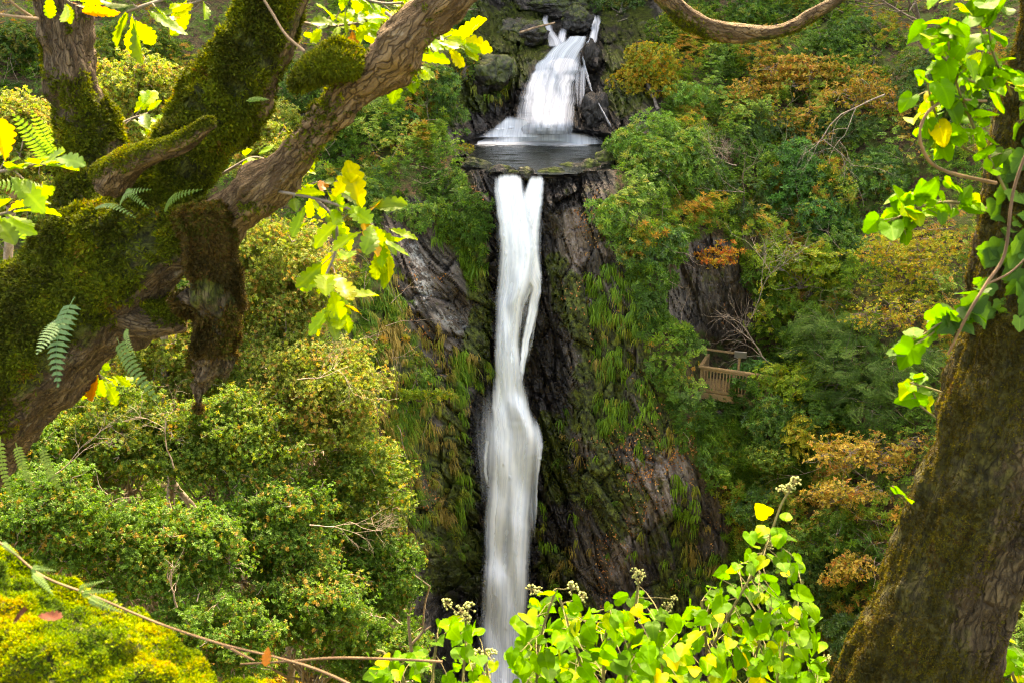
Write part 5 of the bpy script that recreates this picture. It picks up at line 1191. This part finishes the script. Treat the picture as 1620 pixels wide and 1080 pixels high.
fern('sunlit fern on the upper edge of the glowing moss', [((52, 905, 1.1), (84, 940, 1.06), 7), ((50, 900, 1.1), (88, 902, 1.06), 7)], (.14, .24, .07), group='ferns on the glowing moss')
fern('sunlit fern leaning over the dry stem', [((130, 940, 1.12), (180, 934, 1.08), 7), ((140, 945, 1.12), (192, 968, 1.07), 8), ((125, 935, 1.12), (165, 918, 1.08), 6)], (.16, .26, .08), group='ferns on the glowing moss')
fern('tiny fern at the left edge above the moss', [((5, 858, 1.12), (32, 880, 1.08), 5)], (.14, .24, .08), group='ferns on the glowing moss')

# dead leaves on the moss
def dead(label, px, py, Y, dx, dz, size, col, seed):
    rng = np.random.default_rng(seed); P = W(px, py, Y)[None]; root = empty('dead_leaf', P[0], label, 'dead leaf', 'dead oak leaves on the moss')
    V, Fs, C, U = put_leaves('oak', P, np.array([[dx, -.3, dz]]), np.array([[.2, -.5, .8]]), np.array([size]), np.array([col]), rng)
    V = V+np.array([0, 0, 1])*(.25*np.abs(((V-P)@norm(np.array([-.4, 1, 0])))))[:, None]
    child('blade', V, Fs, MT_DEAD, root, attrs=dict(col=C, luv=U))
dead('curled brown dead leaf lying on the moss at the left edge', 20, 985, 1.02, .8, .5, .04, (.06, .018, .008), 1)
dead('curled reddish dead leaf on the moss with a pale stalk', 60, 972, 1.0, 1, -.1, .036, (.085, .024, .012), 2)
dead('orange dead leaf caught on the long dry stem', 424, 1022, 1.2, -.1, -.8, .03, (.38, .13, .02), 3)

# ================================================================= IVY
def umbel(c, r, rng, lines):
    """a globe of pale buds on short stalks"""
    V, F = ico(); d = norm(rng.normal(size=(18, 3))+np.array([0, 0, .5])); Vs, Fs = [], []
    for k, q in enumerate(d): Vs.append(c+q*r+V*r*.2); Fs.append(F+12*k); lines.append((np.array([c, c+q*r*.9]), np.array([.0006, .0005])))
    return np.concatenate(Vs), np.concatenate(Fs)
m = N('ivy_bud'); p = m.n('BsdfPrincipled', i_Base_Color=(.27, .30, .09), i_Roughness=.7); m.set(m.out.inputs[0], p); MT_BUD = m.m
IVYP = [(G(.06, .17, .004), 5), (G(.095, .22, .005), 4), (G(.04, .105, .008), 3), (G(.18, .25, .012), 1.3), (G(.40, .32, .02), .35)]
IVYD = [(G(.035, .085, .03), 5), (G(.05, .11, .035), 3), (G(.07, .14, .04), 2)]
def ivy_plant(name, label, shoots, n, kind='ivyh', size=.05, pal=IVYP, seed=1, spread=30, buds=(), group=None, region=None, cat='ivy', facing=.5, sr=3):
    rng = np.random.default_rng(seed); sp = [spline([(*t, sr*(1-.1*i)) for i, t in enumerate(s)], 40) for s in shoots]
    root = empty(name, sp[0][0][0], label, cat, group); lines = list(sp)
    C = np.concatenate([P[4:] for P, _ in sp]); Tg = np.concatenate([norm(np.gradient(P, axis=0))[4:] for P, _ in sp]); s = float(mpp(*shoots[0][-1]))
    if region is None:
        i = rng.integers(0, len(C), n); d = norm(Tg[i]*.4+rng.normal(size=(n, 3))); Q = C[i]+d*spread*s*rng.uniform(.4, 1.1, (n, 1))
    else:
        q = region(n, rng); Q = W(q[:, 0], q[:, 1], q[:, 2]); i = np.array([np.argmin(((C-x)**2).sum(1)) for x in Q]); d = norm(Q-C[i])
    k = rng.random(len(Q)) < .7
    for a, b_ in zip(C[i][k], Q[k]):
        if np.linalg.norm(b_-a) < .14: lines.append((wiggle(a, b_, 4, .12, rng=rng), np.full(4, .0009)))
    Nn = norm(np.array([0, -facing, 1.0])+rng.normal(size=(len(Q), 3))*.6)
    V, Fs, Cc, U = put_leaves(kind, Q, d+rng.normal(size=(len(Q), 3))*.5+np.array([0, -.2, -.25]), Nn, size*rng.uniform(.55, 1.2, len(Q)), palette(pal, len(Q), rng)*rng.uniform(.85, 1.15, (len(Q), 1)), rng)
    child('foliage', V, Fs, MT_IVY, root, attrs=dict(col=Cc, luv=U))
    for b_ in buds:
        c = W(*b_[:3]); Vb, Fb = umbel(c, b_[3]*float(mpp(*b_[:3])), rng, lines); child('flower_head', Vb, Fb, MT_BUD, root)
        j = np.argmin(((C-c)**2).sum(1)); lines.append((wiggle(C[j], c, 5, .1, rng=rng), np.full(5, .0012)))
    Vt, Ft = tubes(lines, 5); o = child('stem', Vt, Ft, MT_TWIG, root); o.color = (1.0, 1.05, .45, 1)
    return root
def reg(xs, tops, x0, x1, ybot=1130, Y=(1.75, 2.25), pw=1.0):
    def f(n, rng):
        x = rng.uniform(x0, x1, n); t = np.interp(x, xs, tops); y = t+(ybot-t)*rng.random(n)**pw; return np.stack([x+rng.normal(size=n)*3, y, rng.uniform(*Y, n)], -1)
    return f
IG = 'flowering ivy bushes along the bottom edge'
ivy_plant('ivy_bush', 'small flowering ivy sprigs left of the foot of the lower fall', [[(735, 1180, 2.0), (733, 1080, 2.0), (738, 1010, 2.0), (736, 975, 2.0)], [(650, 1180, 2.0), (640, 1080, 2.0), (610, 1035, 2.0), (596, 1028, 2.0)], [(690, 1180, 2.0), (685, 1080, 2.0), (690, 1020, 2.0), (692, 1000, 2.0)], [(780, 1180, 2.0), (775, 1100, 2.0), (768, 1030, 2.0)]],
     120, seed=21, size=.031, group=IG, region=reg([585, 610, 650, 690, 735, 780, 800], [1040, 1030, 1040, 985, 985, 1015, 1075], 588, 800), buds=[(706, 955, 2.0, 9), (728, 966, 2.0, 9), (742, 962, 2.0, 10), (738, 980, 2.0, 8), (752, 1040, 2.0, 14), (776, 1035, 2.0, 10)])
ivy_plant('ivy_bush', 'dense bright flowering ivy just right of the foot of the lower fall', [[(860, 1180, 1.95), (850, 1080, 1.95), (858, 1000, 1.95), (880, 930, 1.95)], [(930, 1180, 1.95), (925, 1080, 1.95), (900, 990, 1.95), (885, 945, 1.95)], [(1000, 1180, 2.0), (990, 1080, 2.0), (1000, 990, 2.0), (1010, 925, 2.0)], [(960, 1180, 2.0), (955, 1050, 2.0), (965, 960, 2.0)], [(1060, 1180, 2.0), (1050, 1080, 2.0), (1045, 1000, 2.0)]],
     430, seed=22, size=.031, group=IG, region=reg([805, 830, 860, 900, 940, 975, 1010, 1050, 1080], [1010, 960, 925, 935, 960, 940, 935, 960, 960], 812, 1085, pw=.75), buds=[(840, 932, 1.95, 8), (853, 935, 1.95, 7), (905, 930, 1.95, 10), (920, 945, 1.95, 9), (1004, 905, 2.0, 7), (1013, 908, 2.0, 8), (1008, 916, 2.0, 8), (1055, 960, 2.0, 8), (1066, 948, 2.0, 7), (838, 990, 1.93, 8)])
ivy_plant('ivy_bush', 'tallest flowering ivy shoot leaning right in front of the rock', [[(1060, 1200, 2.05), (1110, 1060, 2.05), (1160, 960, 2.05), (1205, 880, 2.05), (1235, 800, 2.05), (1250, 775, 2.05)], [(1210, 1200, 2.05), (1230, 1080, 2.05), (1250, 980, 2.05), (1270, 920, 2.05)], [(1130, 1200, 2.05), (1120, 1050, 2.05), (1110, 950, 2.05)], [(1180, 1180, 2.05), (1190, 1060, 2.05), (1220, 960, 2.05)], [(1290, 1180, 2.05), (1285, 1090, 2.05), (1280, 1060, 2.05)]],
     340, seed=23, size=.031, group=IG, region=reg([1080, 1110, 1140, 1165, 1185, 1215, 1245, 1265, 1280, 1300], [965, 920, 910, 885, 830, 800, 800, 860, 900, 1050], 1085, 1300, Y=(1.85, 2.3), pw=.8), buds=[(1236, 775, 2.05, 8), (1258, 762, 2.05, 9), (1250, 772, 2.05, 8), (1224, 852, 2.05, 9), (1219, 862, 2.05, 7), (1256, 985, 2.05, 8), (1308, 1042, 2.05, 7)])
ivy_plant('climbing_ivy', 'glowing ivy tuft hanging off the upper left edge of the leaning trunk', [[(1590, 300, 2.0), (1540, 200, 1.95), (1510, 120, 1.92), (1500, 40, 1.9), (1520, -40, 1.9)], [(1580, 260, 2.0), (1520, 230, 1.95), (1480, 180, 1.92), (1465, 120, 1.9)], [(1600, 150, 2.05), (1570, 80, 2.0), (1560, 0, 2.0)], [(1560, 330, 2.0), (1500, 320, 1.95), (1450, 330, 1.92), (1420, 345, 1.9)], [(1590, 120, 2.0), (1540, 130, 1.95), (1490, 90, 1.92)]],
     200, kind='ivyh', seed=24, size=.033, spread=36, sr=2.5)
def onbark(n, rng, y0, y1, xmin=-9, side=-.35):
    """leaf sites lying on the bark of the right trunk, on the side that faces the view"""
    k = (RN[:, 1] < -.1) & (RN[:, 0] < .7); V_, N_ = RV[k], RN[k]; c_, s_ = math.cos(PITCH), math.sin(PITCH)
    f_ = c_*V_[:, 1]-s_*V_[:, 2]; u_ = s_*V_[:, 1]+c_*V_[:, 2]; x_ = 810+FPX*V_[:, 0]/f_; y_ = 540-FPX*u_/f_
    ok = (y_ > y0) & (y_ < y1) & (x_ > xmin) & (x_ < 1720); idx = np.nonzero(ok)[0]; return V_[rng.choice(idx, n)], N_[rng.choice(idx, 1)]
rng = np.random.default_rng(77)
iv = empty('climbing_ivy', W(1600, 520, 1.9), 'dark green ivy leaves pressed against the upper part of the leaning trunk', 'ivy')
Q, _ = onbark(95, rng, 120, 510, 1530); Q = Q+np.array([0, -.025, 0])
V, Fs, Cc, U = put_leaves('ivy', Q, np.array([-.3, 0, -.9])+rng.normal(size=Q.shape)*.6, np.array([-.2, -1, .35])+rng.normal(size=Q.shape)*.3, .036*rng.uniform(.6, 1.2, len(Q)), palette(IVYD, len(Q), rng)*1.5, rng)
child('foliage', V, Fs, MT_IVY, iv, attrs=dict(col=Cc, luv=U))
Vt, Ft = tubes([spline([(1500, 560, 1.9, 2), (1530, 500, 1.88, 2.4), (1560, 450, 1.9, 2.6), (1590, 400, 1.93, 2.6), (1604, 300, 1.96, 2.6), (1640, 200, 2.0, 2.4)], 50), spline([(1560, 450, 1.9, 1.8), (1600, 430, 1.91, 1.6), (1640, 390, 1.93, 1.4)], 20)], 7)
o = child('stem', Vt, Ft, MT_TWIG, iv); o.color = (1.0, .7, .45, 1)
ivy_plant('climbing_ivy', 'ivy runner with pale leaves crossing the left edge of the trunk', [[(1560, 450, 1.95), (1530, 490, 1.92), (1490, 510, 1.9), (1460, 530, 1.9)], [(1520, 500, 1.92), (1470, 530, 1.9), (1430, 560, 1.9)]], 24, kind='ivy', seed=25, size=.04, spread=18, pal=IVYD+IVYP[:1], sr=2)
ivy_plant('climbing_ivy', 'few glowing yellow green ivy leaves at mid height left of the trunk', [[(1490, 620, 2.0), (1460, 610, 1.98), (1440, 605, 1.97)], [(1480, 660, 2.0), (1455, 640, 1.98), (1445, 620, 1.97)]], 9, kind='ivy', seed=26, size=.036, spread=20, sr=1.5)
ivy_plant('climbing_ivy', 'lone glowing ivy leaf low on the left edge of the trunk', [[(1435, 790, 2.0), (1420, 775, 1.98), (1410, 768, 1.97)]], 2, kind='ivy', seed=27, size=.04, spread=6, sr=1.5)
ivy_plant('ivy_bush', 'small bright leaves in the bottom right corner behind the trunk', [[(1640, 1200, 2.6), (1620, 1120, 2.6), (1600, 1060, 2.6)], [(1680, 1200, 2.6), (1650, 1100, 2.6), (1625, 1050, 2.6)]], 60, seed=28, size=.035, group=IG, spread=50)
